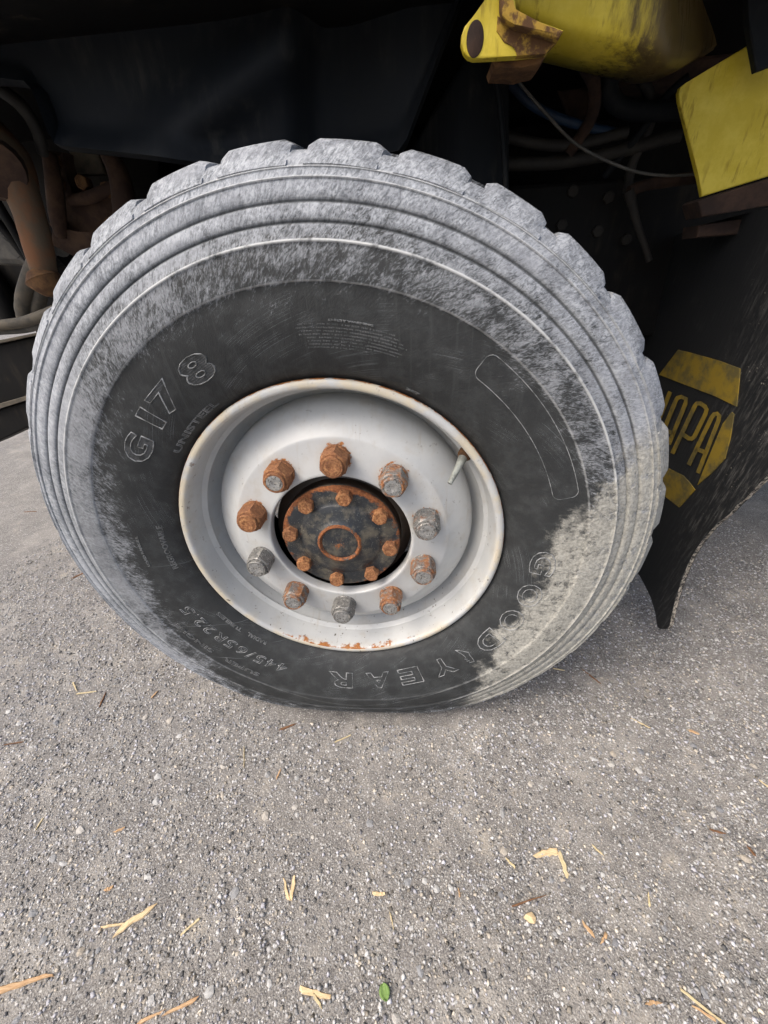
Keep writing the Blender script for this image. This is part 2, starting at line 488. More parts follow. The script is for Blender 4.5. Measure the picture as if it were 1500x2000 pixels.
def mat_flap():
    t = NT('scuffed_black_rubber_sheet')
    p = t.geo()
    x, y, z = t.sep(p)
    st = t.noise(t.comb(0.0, t.math('MULTIPLY', t.math('ADD', y, t.math('MULTIPLY', z, 0.25)), 150), t.math('MULTIPLY', z, 22)), 1.0, 5, 0.7)
    big = t.noise(p, 7, 3, 0.6)
    edge = t.math('SUBTRACT', 1.0, t.step(y, 0.06, 0.26))
    f = t.math('MULTIPLY', t.step(st, 0.46, 0.72), t.math('ADD', t.math('MULTIPLY', edge, 0.75), t.math('MULTIPLY', t.step(big, 0.5, 0.7), 0.25)))
    col = t.mix(t.math('MULTIPLY', f, 0.75), (0.012, 0.013, 0.0145), (0.17, 0.166, 0.16))
    wht = t.math('MULTIPLY', t.step(t.noise(p, 210, 4, 0.7), 0.62, 0.68), t.step(t.noise(p, 20, 2), 0.52, 0.62))
    col = t.mix(t.math('MULTIPLY', wht, t.math('MULTIPLY', edge, 0.6)), col, (0.45, 0.42, 0.36))
    t.bump(st, 0.25, 0.002)
    return t.done(col, 0.6, spec=0.35)


def mat_flap_edge():
    t = NT('mud_caked_rubber_edge')
    p = t.geo()
    n = t.noise(p, 170, 5, 0.75)
    f = t.math('MULTIPLY', t.step(n, 0.42, 0.55), t.step(t.noise(p, 15, 3, 0.6), 0.33, 0.46))
    t.bump(f, 0.9, 0.004)
    return t.done(t.mix(f, (0.03, 0.03, 0.03), (0.55, 0.49, 0.40)), 0.9, spec=0.2)


M_TYRE = mat_tyre()
M_LET = mat_letter()
M_HATCH = mat_hatch()
M_LETF = mat_letter_faint()
M_RIM = mat_rim()
M_NUT = mat_nut('rusted_nut_steel', (0.145, 0.143, 0.135), 0.0)
M_STUD = mat_nut('bare_stud_steel', (0.19, 0.19, 0.185), 0.16)
M_HUB = mat_hub()
M_GROUND = mat_ground()
M_STONE = mat_stone()
M_STONEB = mat_stone_big()
M_BLACK = mat_black()
M_DARK = mat_black('grimy_chassis_black', (0.0065, 0.0063, 0.0065), (0.032, 0.027, 0.021), 0.8, 14)
M_YEL = mat_yellow()
M_YELG = mat_yellow('dark_ended_yellow_valance_paint', 0.93)
M_FLAP = mat_flap()
M_FEDGE = mat_flap_edge()
M_LOGO = mat_plain('faded_yellow_flap_paint', (0.225, 0.155, 0.016), (0.105, 0.085, 0.03), 30, 0.7)
M_RUST = mat_plain('brown_rust_scale', (0.065, 0.030, 0.013), (0.15, 0.075, 0.028), 40, 0.9, bump=0.6)
M_OCHRE = mat_plain('rust_bleeding_through_yellow', (0.085, 0.040, 0.014), (0.34, 0.21, 0.03), 55, 0.85, bump=0.5, lo=0.46, hi=0.60)
M_RUSTD = mat_plain('dark_rust', (0.020, 0.011, 0.008), (0.045, 0.024, 0.015), 30, 0.9, bump=0.5)
M_RUSTO = mat_plain('orange_rust_arm', (0.15, 0.066, 0.028), (0.10, 0.070, 0.042), 14, 0.85, bump=0.5)
M_GREASE = mat_plain('greasy_grey_steel', (0.055, 0.052, 0.048), (0.11, 0.10, 0.085), 25, 0.7)
M_HOSED = mat_plain('dull_conduit_plastic', (0.016, 0.015, 0.014), (0.026, 0.024, 0.021), 40, 0.7)
M_DARKB = mat_plain('oily_bolt_steel', (0.009, 0.0085, 0.008), (0.018, 0.015, 0.012), 30, 0.8)
M_HOSE = mat_plain('grey_brown_hose', (0.10, 0.083, 0.060), (0.055, 0.048, 0.038), 30, 0.75)
M_VALVE = mat_plain('dull_zinc_valve', (0.27, 0.285, 0.26), (0.16, 0.165, 0.15), 60, 0.6)
M_BLUE = mat_plain('blue_hose_plastic', (0.006, 0.025, 0.06), (0.008, 0.018, 0.04), 30, 0.6)
M_CABLE = mat_plain('grey_cable', (0.055, 0.053, 0.048), (0.09, 0.085, 0.075), 40, 0.6)
M_TAN = mat_wood('pale_split_wood', (0.58, 0.42, 0.23), (0.76, 0.60, 0.38))
M_ORANGE = mat_wood('orange_split_bark', (0.42, 0.25, 0.13), (0.60, 0.42, 0.25))
M_BROWN = mat_wood('dark_twig_bark', (0.13, 0.065, 0.035), (0.24, 0.13, 0.07))
M_STRAW = mat_wood('dry_straw', (0.52, 0.42, 0.24), (0.68, 0.57, 0.36))
M_LEAF = mat_wood('green_leaf', (0.13, 0.22, 0.06), (0.22, 0.33, 0.11))


# ------------------------------------------------------------------ object helpers
def link(o, parent=None):
    COL.objects.link(o)
    if parent is not None:
        o.parent = parent
    return o


def tag(o, label=None, cat=None, group=None, kind=None):
    for k, v in (('label', label), ('category', cat), ('group', group), ('kind', kind)):
        if v:
            o[k] = v
    return o


def empty(name, loc, parent=None):
    o = bpy.data.objects.new(name, None)
    o.location = loc
    o.empty_display_size = 0.05
    return link(o, parent)


def mesh(name, vs, fs, mat, parent=None, smooth=True, sharp=None):
    me = bpy.data.meshes.new(name)
    me.from_pydata([tuple(map(float, v)) for v in vs], [], [tuple(map(int, f)) for f in fs])
    mats = mat if isinstance(mat, list) else [mat]
    for q in mats:
        me.materials.append(q)
    bm = bmesh.new()
    bm.from_mesh(me)
    bmesh.ops.recalc_face_normals(bm, faces=bm.faces)
    if sharp:
        for e in bm.edges:
            e.smooth = not (len(e.link_faces) == 2 and e.calc_face_angle(0) > R(sharp))
    bm.to_mesh(me)
    bm.free()
    me.polygons.foreach_set('use_smooth', [smooth] * len(me.polygons))
    return link(bpy.data.objects.new(name, me), parent)


def revolve(prof, n, fn=None, closed=False):
    """Surface of revolution about the wheel axis (Y); the angle runs clockwise from the top as seen from outside."""
    prof = np.asarray(prof, float)
    th = np.arange(n) * 2 * PI / n
    k = len(prof)
    vs = np.empty((n, k, 3))
    vs[..., 0] = prof[None, :, 0] * np.sin(th)[:, None]
    vs[..., 1] = prof[None, :, 1]
    vs[..., 2] = prof[None, :, 0] * np.cos(th)[:, None]
    vs = vs.reshape(-1, 3)
    if fn is not None:
        vs = fn(vs)
    fs = []
    kk = k if closed else k - 1
    for i in range(n):
        a, b = i * k, ((i + 1) % n) * k
        for j in range(kk):
            j2 = (j + 1) % k
            fs.append((a + j, b + j, b + j2, a + j2))
    return vs, fs


def tube(name, pts, rad, mat, parent, seg=12, sub=6, cap=True):
    """Swept round bar through pts with a radius at each point."""
    P = [Vector(p) for p in pts]
    rad = list(rad) if isinstance(rad, (list, tuple)) else [rad] * len(P)
    Q, RR = [], []
    for i in range(len(P) - 1):
        p0, p1, p2, p3 = P[max(i - 1, 0)], P[i], P[i + 1], P[min(i + 2, len(P) - 1)]
        for s in range(sub):
            t = s / sub
            Q.append(0.5 * ((2 * p1) + (p2 - p0) * t + (2 * p0 - 5 * p1 + 4 * p2 - p3) * t * t + (3 * p1 - p0 - 3 * p2 + p3) * t ** 3))
            RR.append(rad[i] * (1 - t) + rad[i + 1] * t)
    Q.append(P[-1])
    RR.append(rad[-1])
    vs, fs = [], []
    up = Vector((0.13, 0.29, 0.94)).normalized()
    for i, q in enumerate(Q):
        d = (Q[min(i + 1, len(Q) - 1)] - Q[max(i - 1, 0)]).normalized()
        a = d.cross(up)
        a = a.normalized() if a.length > 1e-4 else d.orthogonal().normalized()
        b = d.cross(a).normalized()
        for k in range(seg):
            t = 2 * PI * k / seg
            vs.append(q + (a * math.cos(t) + b * math.sin(t)) * RR[i])
    for i in range(len(Q) - 1):
        for k in range(seg):
            k2 = (k + 1) % seg
            fs.append((i * seg + k, i * seg + k2, (i + 1) * seg + k2, (i + 1) * seg + k))
    if cap:
        fs.append(tuple(range(seg - 1, -1, -1)))
        fs.append(tuple(range((len(Q) - 1) * seg, len(Q) * seg)))
    return mesh(name, vs, fs, mat, parent, True, 50)


def slab(name, poly, off, mat, parent, bev=0.002, edge_mat=None, seg=2):
    """Solid sheet: polygon of 3-D points pushed through by the vector off, with softened edges."""
    bm = bmesh.new()
    off = Vector(off)
    a = [bm.verts.new(Vector(p)) for p in poly]
    b = [bm.verts.new(Vector(p) + off) for p in poly]
    n = len(a)
    f0 = bm.faces.new(a)
    f1 = bm.faces.new(list(reversed(b)))
    sides = []
    for i in range(n):
        j = (i + 1) % n
        f = bm.faces.new((a[j], a[i], b[i], b[j]))
        if edge_mat is not None:
            f.material_index = 1
        sides.append(f)
    if bev:
        es = [e for e in bm.edges if f0 in e.link_faces or f1 in e.link_faces]
        bmesh.ops.bevel(bm, geom=es, offset=bev, segments=seg, profile=0.5, affect='EDGES')
    bmesh.ops.recalc_face_normals(bm, faces=bm.faces)
    me = bpy.data.meshes.new(name)
    bm.to_mesh(me)
    bm.free()
    me.materials.append(mat)
    if edge_mat is not None:
        me.materials.append(edge_mat)
    return link(bpy.data.objects.new(name, me), parent)


def box(name, lo, hi, mat, parent, bev=0.006):
    (x0, y0, z0), (x1, y1, z1) = lo, hi
    return slab(name, [(x0, y0, z0), (x1, y0, z0), (x1, y0, z1), (x0, y0, z1)], (0, y1 - y0, 0), mat, parent, bev)


def hexhead(name, af, h, mat, collar=None, seg=6, cham=0.12, bottom=0.0):
    """Hexagon head pointing along -Y from y = 0 with chamfered corners, optionally with a round collar in front."""
    rc = af / 2 / math.cos(PI / 6)
    ri = af / 2
    n = 48
    vs, fs = [], []
    prev = None

    def ring(fn, y):
        base = len(vs)
        for k in range(n):
            a = 2 * PI * k / n
            rr = fn(a)
            vs.append((rr * math.cos(a), y, rr * math.sin(a)))
        return base

    def hexr(a):
        q = (a % (PI / 3)) - PI / 6
        return ri / math.cos(q)
    rows = [(lambda a: hexr(a), bottom), (lambda a: hexr(a), -h * 0.86), (lambda a: min(hexr(a), ri * 1.045), -h * 0.95), (lambda a: min(hexr(a) * 0.95, ri * 0.965), -h)]
    if collar:
        rcol, hc = collar
        rows += [(lambda a: rcol, -h), (lambda a: rcol, -h - hc * 0.8), (lambda a: rcol * 0.94, -h - hc)]
        rows += [(lambda a: rcol * 0.80, -h - hc), (lambda a: rcol * 0.78, -h - hc * 0.75), (lambda a: 0.0005, -h - hc * 0.75)]
    else:
        rows += [(lambda a: ri * 0.72, -h * 1.02), (lambda a: ri * 0.68, -h * 0.97), (lambda a: 0.0005, -h * 0.97)]
    for fn, y in rows:
        b = ring(fn, y)
        if prev is not None:
            for k in range(n):
                k2 = (k + 1) % n
                fs.append((prev + k, prev + k2, b + k2, b + k))
        prev = b
    me = bpy.data.meshes.new(name)
    me.from_pydata(vs, [], fs)
    me.materials.append(mat)
    bm = bmesh.new()
    bm.from_mesh(me)
    bmesh.ops.recalc_face_normals(bm, faces=bm.faces)
    for e in bm.edges:
        e.smooth = not (len(e.link_faces) == 2 and e.calc_face_angle(0) > R(24))
    bm.to_mesh(me)
    bm.free()
    me.polygons.foreach_set('use_smooth', [True] * len(me.polygons))
    return me


# ------------------------------------------------------------------ the ground
def vnoise(x, y, sc, seed):
    """Smooth value noise on arrays."""
    g = np.random.default_rng(seed).random((257, 257))
    X, Y = x * sc + 91.3, y * sc + 57.7
    xi, yi = np.floor(X).astype(int), np.floor(Y).astype(int)
    fx, fy = X - xi, Y - yi
    fx, fy = fx * fx * (3 - 2 * fx), fy * fy * (3 - 2 * fy)
    xi, yi, xj, yj = xi % 257, yi % 257, (xi + 1) % 257, (yi + 1) % 257
    return (g[xi, yi] * (1 - fx) + g[xj, yi] * fx) * (1 - fy) + (g[xi, yj] * (1 - fx) + g[xj, yj] * fx) * fy


def gz(x, y):
    x, y = np.asarray(x, float), np.asarray(y, float)
    h = (vnoise(x, y, 160, 1) - 0.5) * 0.0026 + (vnoise(x, y, 75, 2) - 0.5) * 0.0030 + (vnoise(x, y, 22, 3) - 0.5) * 0.0030
    for (u1, v1), (u2, v2) in (((525, 1690), (523, 1862)), ((447, 1720), (446, 1850))):   # two shallow gouges
        a, b = at(u1, v1, 'z', 0), at(u2, v2, 'z', 0)
        dx, dy = b[0] - a[0], b[1] - a[1]
        L2 = dx * dx + dy * dy
        t = np.clip(((x - a[0]) * dx + (y - a[1]) * dy) / L2, 0, 1)
        d = np.hypot(x - a[0] - t * dx, y - a[1] - t * dy)
        h = h - 0.0035 * np.exp(-(d / 0.005) ** 2)
    f = np.clip(1.5 - np.maximum(np.abs(x) - 1.0, np.abs(y) - 0.4), 0, 1)
    return h * f


def grid_lines(lo, hi, step, far):
    core = np.arange(lo, hi + 1e-6, step)
    out, d, s = [], 0.0, step
    while d < far:
        s *= 1.35
        d += s
        out.append(d)
    out = np.array(out)
    return np.concatenate([lo - out[::-1], core, hi + out])


gx, gy = grid_lines(-1.35, 1.35, 0.0062, 400), grid_lines(-0.75, 0.75, 0.0062, 400)
GX, GY = np.meshgrid(gx, gy, indexing='ij')
GZ = gz(GX, GY)
co = np.stack([GX, GY, GZ], -1).reshape(-1, 3)
nx, ny = len(gx), len(gy)
idx = np.arange(nx * ny).reshape(nx, ny)
quads = np.stack([idx[:-1, :-1], idx[1:, :-1], idx[1:, 1:], idx[:-1, 1:]], -1).reshape(-1, 4)
gm = bpy.data.meshes.new('ground')
gm.vertices.add(len(co))
gm.vertices.foreach_set('co', co.ravel())
gm.loops.add(quads.size)
gm.loops.foreach_set('vertex_index', quads.ravel())
gm.polygons.add(len(quads))
gm.polygons.foreach_set('loop_start', np.arange(0, quads.size, 4))
gm.polygons.foreach_set('use_smooth', np.ones(len(quads), bool))
gm.update(calc_edges=True)
gm.materials.append(M_GROUND)
ground = tag(link(bpy.data.objects.new('ground', gm)), kind='structure')


def seen(x, y, pad=15):
    """Pixel of a ground point and whether the photograph's frame holds it."""
    d = np.stack([x - CAM[0], y - CAM[1], np.zeros_like(x) - CAM[2]], -1)
    zf = d @ C_F
    u = 750 + FOC * (d @ C_R) / zf
    v = 1000 - FOC * (d @ C_U) / zf
    return u, v, (zf > 0.05) & (u > -pad) & (u < 1500 + pad) & (v < 2000 + pad)


def under_tyre(x, y):
    return (np.abs(x) < 0.24) & (y > -0.03) & (y < 0.42)


# crushed stone set in the binder: the largest singly, the rest as one mass
OCT_F = np.array([(0, 2, 4), (2, 1, 4), (1, 3, 4), (3, 0, 4), (2, 0, 5), (1, 2, 5), (3, 1, 5), (0, 3, 5)])
OCT_V = np.array([(1, 0, 0), (-1, 0, 0), (0, 1, 0), (0, -1, 0), (0, 0, 1), (0, 0, -1)], float)


def gravel(name, n, lo, hi, seed):
    g = np.random.default_rng(seed)
    x, y = g.uniform(-1.5, 1.5, n), g.uniform(-0.66, 1.3, n)
    keep = seen(x, y, 30)[2] & ~under_tyre(x, y) & (g.random(n) < np.clip(1.25 - (y + 0.1) * 0.8, 0.15, 1))
    keep &= vnoise(x, y, 11, seed + 5) + g.random(n) * 0.6 > 0.48
    x, y = x[keep], y[keep]
    n = len(x)
    s = lo + (hi - lo) * g.random(n) ** 2.2
    V = OCT_V[None] * (0.75 + 0.5 * g.random((n, 6, 1))) + g.normal(0, 0.16, (n, 6, 3))
    V *= np.stack([0.75 + 0.5 * g.random(n), 0.75 + 0.5 * g.random(n), 0.45 + 0.3 * g.random(n)], -1)[:, None]
    a = g.random(n) * 2 * PI
    ca, sa = np.cos(a)[:, None], np.sin(a)[:, None]
    V = np.stack([V[..., 0] * ca - V[..., 1] * sa, V[..., 0] * sa + V[..., 1] * ca, V[..., 2]], -1) * (s / 2)[:, None, None]
    V += np.stack([x, y, gz(x, y) + s * 0.06], -1)[:, None]
    F = (OCT_F[None] + (np.arange(n) * 6)[:, None, None]).reshape(-1, 3)
    me = bpy.data.meshes.new(name)
    me.vertices.add(n * 6)
    me.vertices.foreach_set('co', V.ravel())
    me.loops.add(F.size)
    me.loops.foreach_set('vertex_index', F.ravel())
    me.polygons.add(len(F))
    me.polygons.foreach_set('loop_start', np.arange(0, F.size, 3))
    me.update(calc_edges=True)
    k = g.random(n)
    v = np.where(k < 0.16, 0.13, np.where(k < 0.36, 0.27, np.where(k < 0.66, 0.44, 0.60))) * (0.8 + 0.4 * g.random(n))
    hue = g.random(n)
    rgb = np.stack([v * np.where(hue < 0.2, 1.10, 1.0), v * 0.985, v * np.where(hue < 0.2, 0.82, np.where(hue > 0.8, 1.06, 0.97)), np.ones(n)], -1)
    at_ = me.attributes.new('tone', 'FLOAT_COLOR', 'POINT')
    at_.data.foreach_set('color', np.repeat(rgb, 6, axis=0).astype(np.float32).ravel())
    me.materials.append(M_STONE)
    return tag(link(bpy.data.objects.new(name, me), ground), kind='stuff')


gravel('gravel', 170000, 0.0024, 0.0085, 21)

stone_meshes = []
for k in range(12):
    bm = bmesh.new()
    bmesh.ops.create_icosphere(bm, subdivisions=1, radius=1.0)
    sx, sy = random.uniform(0.75, 1.2), random.uniform(0.6, 0.9)
    for vtx in bm.verts:
        q = vtx.co
        f = 1 + random.uniform(-0.24, 0.24)
        vtx.co = Vector((q.x * sx * f, q.y * sy * f, max(q.z, -0.4) * 0.42 * f))
    me = bpy.data.meshes.new('stone')
    bm.to_mesh(me)
    bm.free()
    me.materials.append(M_STONEB)
    stone_meshes.append(me)
cnt = 0
while cnt < 300:
    x, y = random.uniform(-0.95, 1.0), random.uniform(-0.60, 0.15)
    u, v, ok = seen(np.array([x]), np.array([y]), -5)
    if not ok[0] or under_tyre(x, y) or (60 < u[0] < 1280 and v[0] < 1400):
        continue
    o = bpy.data.objects.new('stone', stone_meshes[cnt % 12])
    s = 0.0038 + 0.0075 * random.random() ** 3.0
    o.scale = (s, s, s * random.uniform(0.6, 1.0))
    o.rotation_euler = (random.uniform(-0.2, 0.2), random.uniform(-0.2, 0.2), random.uniform(0, 6.28))
    o.location = (x, y, float(gz(x, y)) + s * 0.02)
    link(o, ground)
    cnt += 1

# ------------------------------------------------------------------ the truck and its wheel
truck = tag(empty('truck', (0, 0, 0)), 'yellow and black heavy truck with a muddy wide tyre on a silver rim', 'truck')
wheel = empty('wheel', (0, 0, AXLE), truck)
tag(wheel, 'wide scuffed tyre on silver ten-nut rim with rusty hub')

R0, RT = 0.30, 0.572


def squash(vs):
    """Load the tyre: flatten it on the ground and let the sidewall bulge there."""
    vs = np.array(vs, float)
    r = np.hypot(vs[:, 0], vs[:, 2])
    phi = np.arctan2(vs[:, 0], -vs[:, 2])
    grd = np.linspace(-PI, PI, 1441)
    lim = (AXLE - 0.0005) / np.maximum(np.cos(grd), 0.2)
    k = np.minimum(1, (lim - R0) / (RT - R0))
    ks = np.minimum(k, np.convolve(np.pad(k, 40, mode='edge'), np.ones(81) / 81, mode='valid'))
    kk = np.interp(phi, grd, ks)
    q = np.clip(r - R0, 0, None)
    r2 = np.where(r > R0, R0 + q * kk, r)
    y2 = vs[:, 1] - 0.06 * (1 - kk) * np.sin(PI * np.clip(q / (RT - R0), 0, 1)) * np.clip((0.15 - vs[:, 1]) / 0.1, -1, 1)
    f = r2 / r
    return np.stack([vs[:, 0] * f, y2, vs[:, 2] * f], -1)


FRONT = [(0.283, 0.024), (0.291, 0.016), (0.2985, 0.009), (0.304, 0.001), (0.309, -0.0055), (0.315, -0.0105), (0.33, -0.0185), (0.35, -0.0265), (0.37, -0.032), (0.39, -0.0358),
         (0.41, -0.0381), (0.4212, -0.0390), (0.4222, -0.0396), (0.4232, -0.0410), (0.4262, -0.0414), (0.445, -0.0410), (0.457, -0.0398), (0.4618, -0.0390), (0.4630, -0.0402), (0.4641, -0.0407),
         (0.4653, -0.0398), (0.4664, -0.0372), (0.472, -0.0352), (0.4780, -0.0326), (0.4803, -0.0312), (0.4816, -0.0282), (0.4828, -0.0284), (0.4843, -0.0302), (0.4862, -0.0311), (0.492, -0.0290),
         (0.4985, -0.0258), (0.5006, -0.0244), (0.5018, -0.0211), (0.5030, -0.0213), (0.5046, -0.0226), (0.5064, -0.0236), (0.513, -0.0218), (0.5205, -0.0190), (0.5226, -0.0184), (0.5237, -0.0197),
         (0.5247, -0.0200), (0.5257, -0.0188), (0.5266, -0.0166), (0.531, -0.0148), (0.5332, -0.0140), (0.5342, -0.0150), (0.5352, -0.0142), (0.5362, -0.0118), (0.5432, -0.0050), (0.5490, 0.0030),
         (0.5535, 0.0120), (0.5565, 0.0295), (0.5572, 0.096), (0.5715, 0.098), (0.573, 0.130), (0.5725, 0.136), (0.556, 0.138), (0.556, 0.148), (0.5728, 0.150), (0.5735, 0.165)]
YC = 0.172
BACK = [(r, 2 * YC - y) for r, y in reversed(FRONT) if r > 0.30]
vs, fs = revolve(FRONT + BACK + [(0.285, 2 * YC - 0.02)], 480, squash)
tyre = mesh('tyre', vs, fs, M_TYRE, wheel, True, 62)

# shoulder tread blocks
BLK = [(0.5358, -0.0150), (0.5405, -0.0108), (0.5475, -0.0034), (0.5540, 0.0036), (0.5590, 0.0088), (0.5625, 0.0145), (0.5655, 0.024), (0.5682, 0.045), (0.5700, 0.072), (0.5705, 0.090)]
BASE = [(r - (0.004 if i < 2 else 0.016), y + (0.006 if i < 5 else 0.0)) for i, (r, y) in enumerate(BLK)]
NP = 33
for k in range(NP):
    th0 = R(1.7) + k * 2 * PI / NP
    span = 2 * PI / NP * random.uniform(0.80, 0.855)
    js = np.linspace(0, 1, 9)
    loop = BLK + list(reversed(BASE))
    L = len(loop)
    vv, ff = [], []
    for j, t in enumerate(js):
        for i, (r, y) in enumerate(loop):
            edge = min(t, 1 - t) * span * 0.55
            rnd = 0.005 * max(0, 1 - edge / 0.010) ** 2 if 2 <= i <= 9 else 0.0     # worn corners
            slant = 0.18 * (y + 0.015)
            th = th0 + slant + t * span
            rj = r - rnd + (vnoise(np.array([th * 9]), np.array([y * 40]), 1.0, 31)[0] - 0.5) * (0.0016 if i < 10 else 0)
            vv.append((rj * math.sin(th), y, rj * math.cos(th)))
    for j in range(len(js) - 1):
        for i in range(L):
            i2 = (i + 1) % L
            ff.append((j * L + i, (j + 1) * L + i, (j + 1) * L + i2, j * L + i2))
    for j0 in (0, len(js) - 1):
        for i in range(len(BLK) - 1):
            ff.append((j0 * L + i, j0 * L + i + 1, j0 * L + L - 2 - i, j0 * L + L - 1 - i))
    mesh('tread_block', squash(vv), ff, M_TYRE, wheel, True, 58)

# rim and disc
RIM = [(0.2700, 0.052), (0.2800, 0.040), (0.2860, 0.024), (0.2930, 0.014), (0.2976, 0.0075), (0.2986, 0.0035), (0.2982, 0.0000), (0.2966, -0.0026), (0.2935, -0.0042), (0.2895, -0.0046), (0.2862, -0.0036), (0.2842, -0.0010),
       (0.2832, 0.004), (0.2822, 0.012), (0.2800, 0.026), (0.2775, 0.042), (0.2750, 0.054), (0.2705, 0.070), (0.2655, 0.082), (0.2610, 0.091), (0.2560, 0.097), (0.2520, 0.100)]
vs, fs = revolve(RIM, 256)
rim = mesh('rim', vs, fs, M_RIM, wheel, True, 60)
DISC = [(0.2525, 0.099), (0.2525, 0.088), (0.2520, 0.078), (0.2502, 0.069), (0.2465, 0.0605), (0.2400, 0.0530), (0.2300, 0.0440), (0.2180, 0.0345), (0.2080, 0.0270), (0.2030, 0.0228), (0.2010, 0.0212), (0.1990, 0.0204),
        (0.1950, 0.0198), (0.1800, 0.0178), (0.1600, 0.0150), (0.1400, 0.0122), (0.1358, 0.0110), (0.1340, 0.0120), (0.1330, 0.0145), (0.1328, 0.032)]
vs, fs = revolve(DISC, 256)
disc = mesh('wheel_disc', vs, fs, M_RIM, wheel, True, 50)

# hub with its bolted cover
HUB = [(0.0, -0.0005), (0.010, -0.0004), (0.028, 0.0002), (0.0325, 0.0006), (0.0338, 0.0012), (0.0352, -0.0020), (0.0372, -0.0040), (0.0395, -0.0034), (0.0415, -0.0005), (0.050, 0.0030), (0.062, 0.0068), (0.0735, 0.0094),
       (0.0755, 0.0108), (0.0775, 0.0126), (0.084, 0.0132), (0.1065, 0.0140), (0.1105, 0.0152), (0.1118, 0.018), (0.1120, 0.040), (0.1135, 0.046), (0.1230, 0.050), (0.1315, 0.053), (0.1327, 0.056), (0.1327, 0.12)]
vs, fs = revolve(HUB, 160)
hub = mesh('hub', vs, fs, M_HUB, wheel, True, 45)
bolt_me = hexhead('hub_bolt', 0.0255, 0.0145, M_NUT, bottom=0.003)
for k in range(8):
    a = R(10 + 45 * k)
    o = bpy.data.objects.new('hub_bolt', bolt_me)
    o.location = (0.0945 * math.sin(a), 0.0137, 0.0945 * math.cos(a))
    o.rotation_euler = (0, random.uniform(0, 1), 0)
    o['rust'] = 0.92 if k not in (0, 3) else 0.8
    link(o, wheel)

nut_me = hexhead('wheel_nut', 0.0425, 0.0325, M_NUT, collar=(0.0180, 0.0066), bottom=0.004)
# round thrust washer under each nut, stud end inside its collar
vs, fs = revolve([(0.012, 0.003), (0.0232, 0.003), (0.0240, 0.0015), (0.0240, -0.0035), (0.0230, -0.0050), (0.012, -0.0050)], 40)
wm = mesh('nut_washer', vs, fs, M_NUT, wheel, True, 35)
wash_me = wm.data
bpy.data.objects.remove(wm)
vs, fs = revolve([(0.0152, 0.006), (0.0152, -0.0018), (0.0138, -0.0042), (0.0100, -0.0048), (0.0070, -0.0047), (0.0050, -0.0040), (0.0025, -0.0037), (0.0001, -0.0037)], 32)
sm = mesh('stud', vs, fs, M_STUD, wheel, True, 35)
stud_me = sm.data
bpy.data.objects.remove(sm)
RUST = {0: (.95, .95), 1: (.86, .22), 2: (.97, .95), 3: (.30, .30), 4: (.53, .30), 5: (.14, .10), 6: (.56, .30), 7: (.50, .30), 8: (.40, .30), 9: (.50, .25)}
for k in range(10):
    t = -0.0530 + k * 2 * PI / 10 + PI / 2                      # anticlockwise from the top
    cx, cz = 0.1660 * math.cos(t), 0.1660 * math.sin(t)
    for nm, me, y, q in (('wheel_nut', nut_me, 0.0128, 0), ('nut_washer', wash_me, 0.0140, 0), ('stud', stud_me, -0.0218, 1)):
        o = bpy.data.objects.new(nm, me)
        o.location = (cx, y, cz)
        o.rotation_euler = (0, random.uniform(0, PI / 3), 0)
        o['rust'] = RUST[k][q]
        link(o, wheel)

# valve with its rusty seat


def pol(deg, r, y):
    return (r * math.sin(R(deg)), y, r * math.cos(R(deg)))


valve = tube('valve_stem', [pol(54.6, 0.2742, 0.034), pol(54.8, 0.2665, 0.024), pol(55.2, 0.2590, 0.015), pol(56.0, 0.2470, 0.002), pol(57.0, 0.2345, -0.009)], [0.0085, 0.0075, 0.0058, 0.0050, 0.0040], M_VALVE, wheel, 12)
tube('valve_seat', [pol(54.5, 0.2790, 0.039), pol(54.6, 0.2735, 0.033), pol(54.7, 0.2700, 0.0285)], [0.0125, 0.0120, 0.0085], M_RUST, wheel, 16)

# ------------------------------------------------------------------ raised lettering on the sidewall
PR = np.array(FRONT)


def side_y(r):
    return np.interp(r, PR[:, 0], PR[:, 1])


def wrap(v2, th_c, r_c, lift=0.0):
    """Lay flat (u along the rim clockwise, v outward, h out of the rubber) onto the sidewall."""
    v2 = np.asarray(v2, float)
    r = r_c + v2[:, 1]
    th = th_c + v2[:, 0] / r_c
    y = side_y(r) - lift - v2[:, 2]
    return squash(np.stack([r * np.sin(th), y, r * np.cos(th)], -1))


def glyph(txt, size, bold=0.0, bead=0.0007, fill=False, res=3):
    cu = bpy.data.curves.new('lettering', 'FONT')
    cu.body = txt
    cu.size = 1.0
    cu.align_x = 'CENTER'
    cu.resolution_u = res
    cu.offset = bold
    if fill:
        cu.fill_mode = 'FRONT'
    else:
        cu.fill_mode = 'NONE'
        cu.bevel_depth = bead / size
        cu.bevel_resolution = 0
    o = bpy.data.objects.new('lettering', cu)
    COL.objects.link(o)
    dg = bpy.context.evaluated_depsgraph_get()
    me = bpy.data.meshes.new_from_object(o.evaluated_get(dg))
    bpy.data.objects.remove(o)
    bpy.data.curves.remove(cu)
    v = np.empty(len(me.vertices) * 3)
    me.vertices.foreach_get('co', v)
    return me, v.reshape(-1, 3)


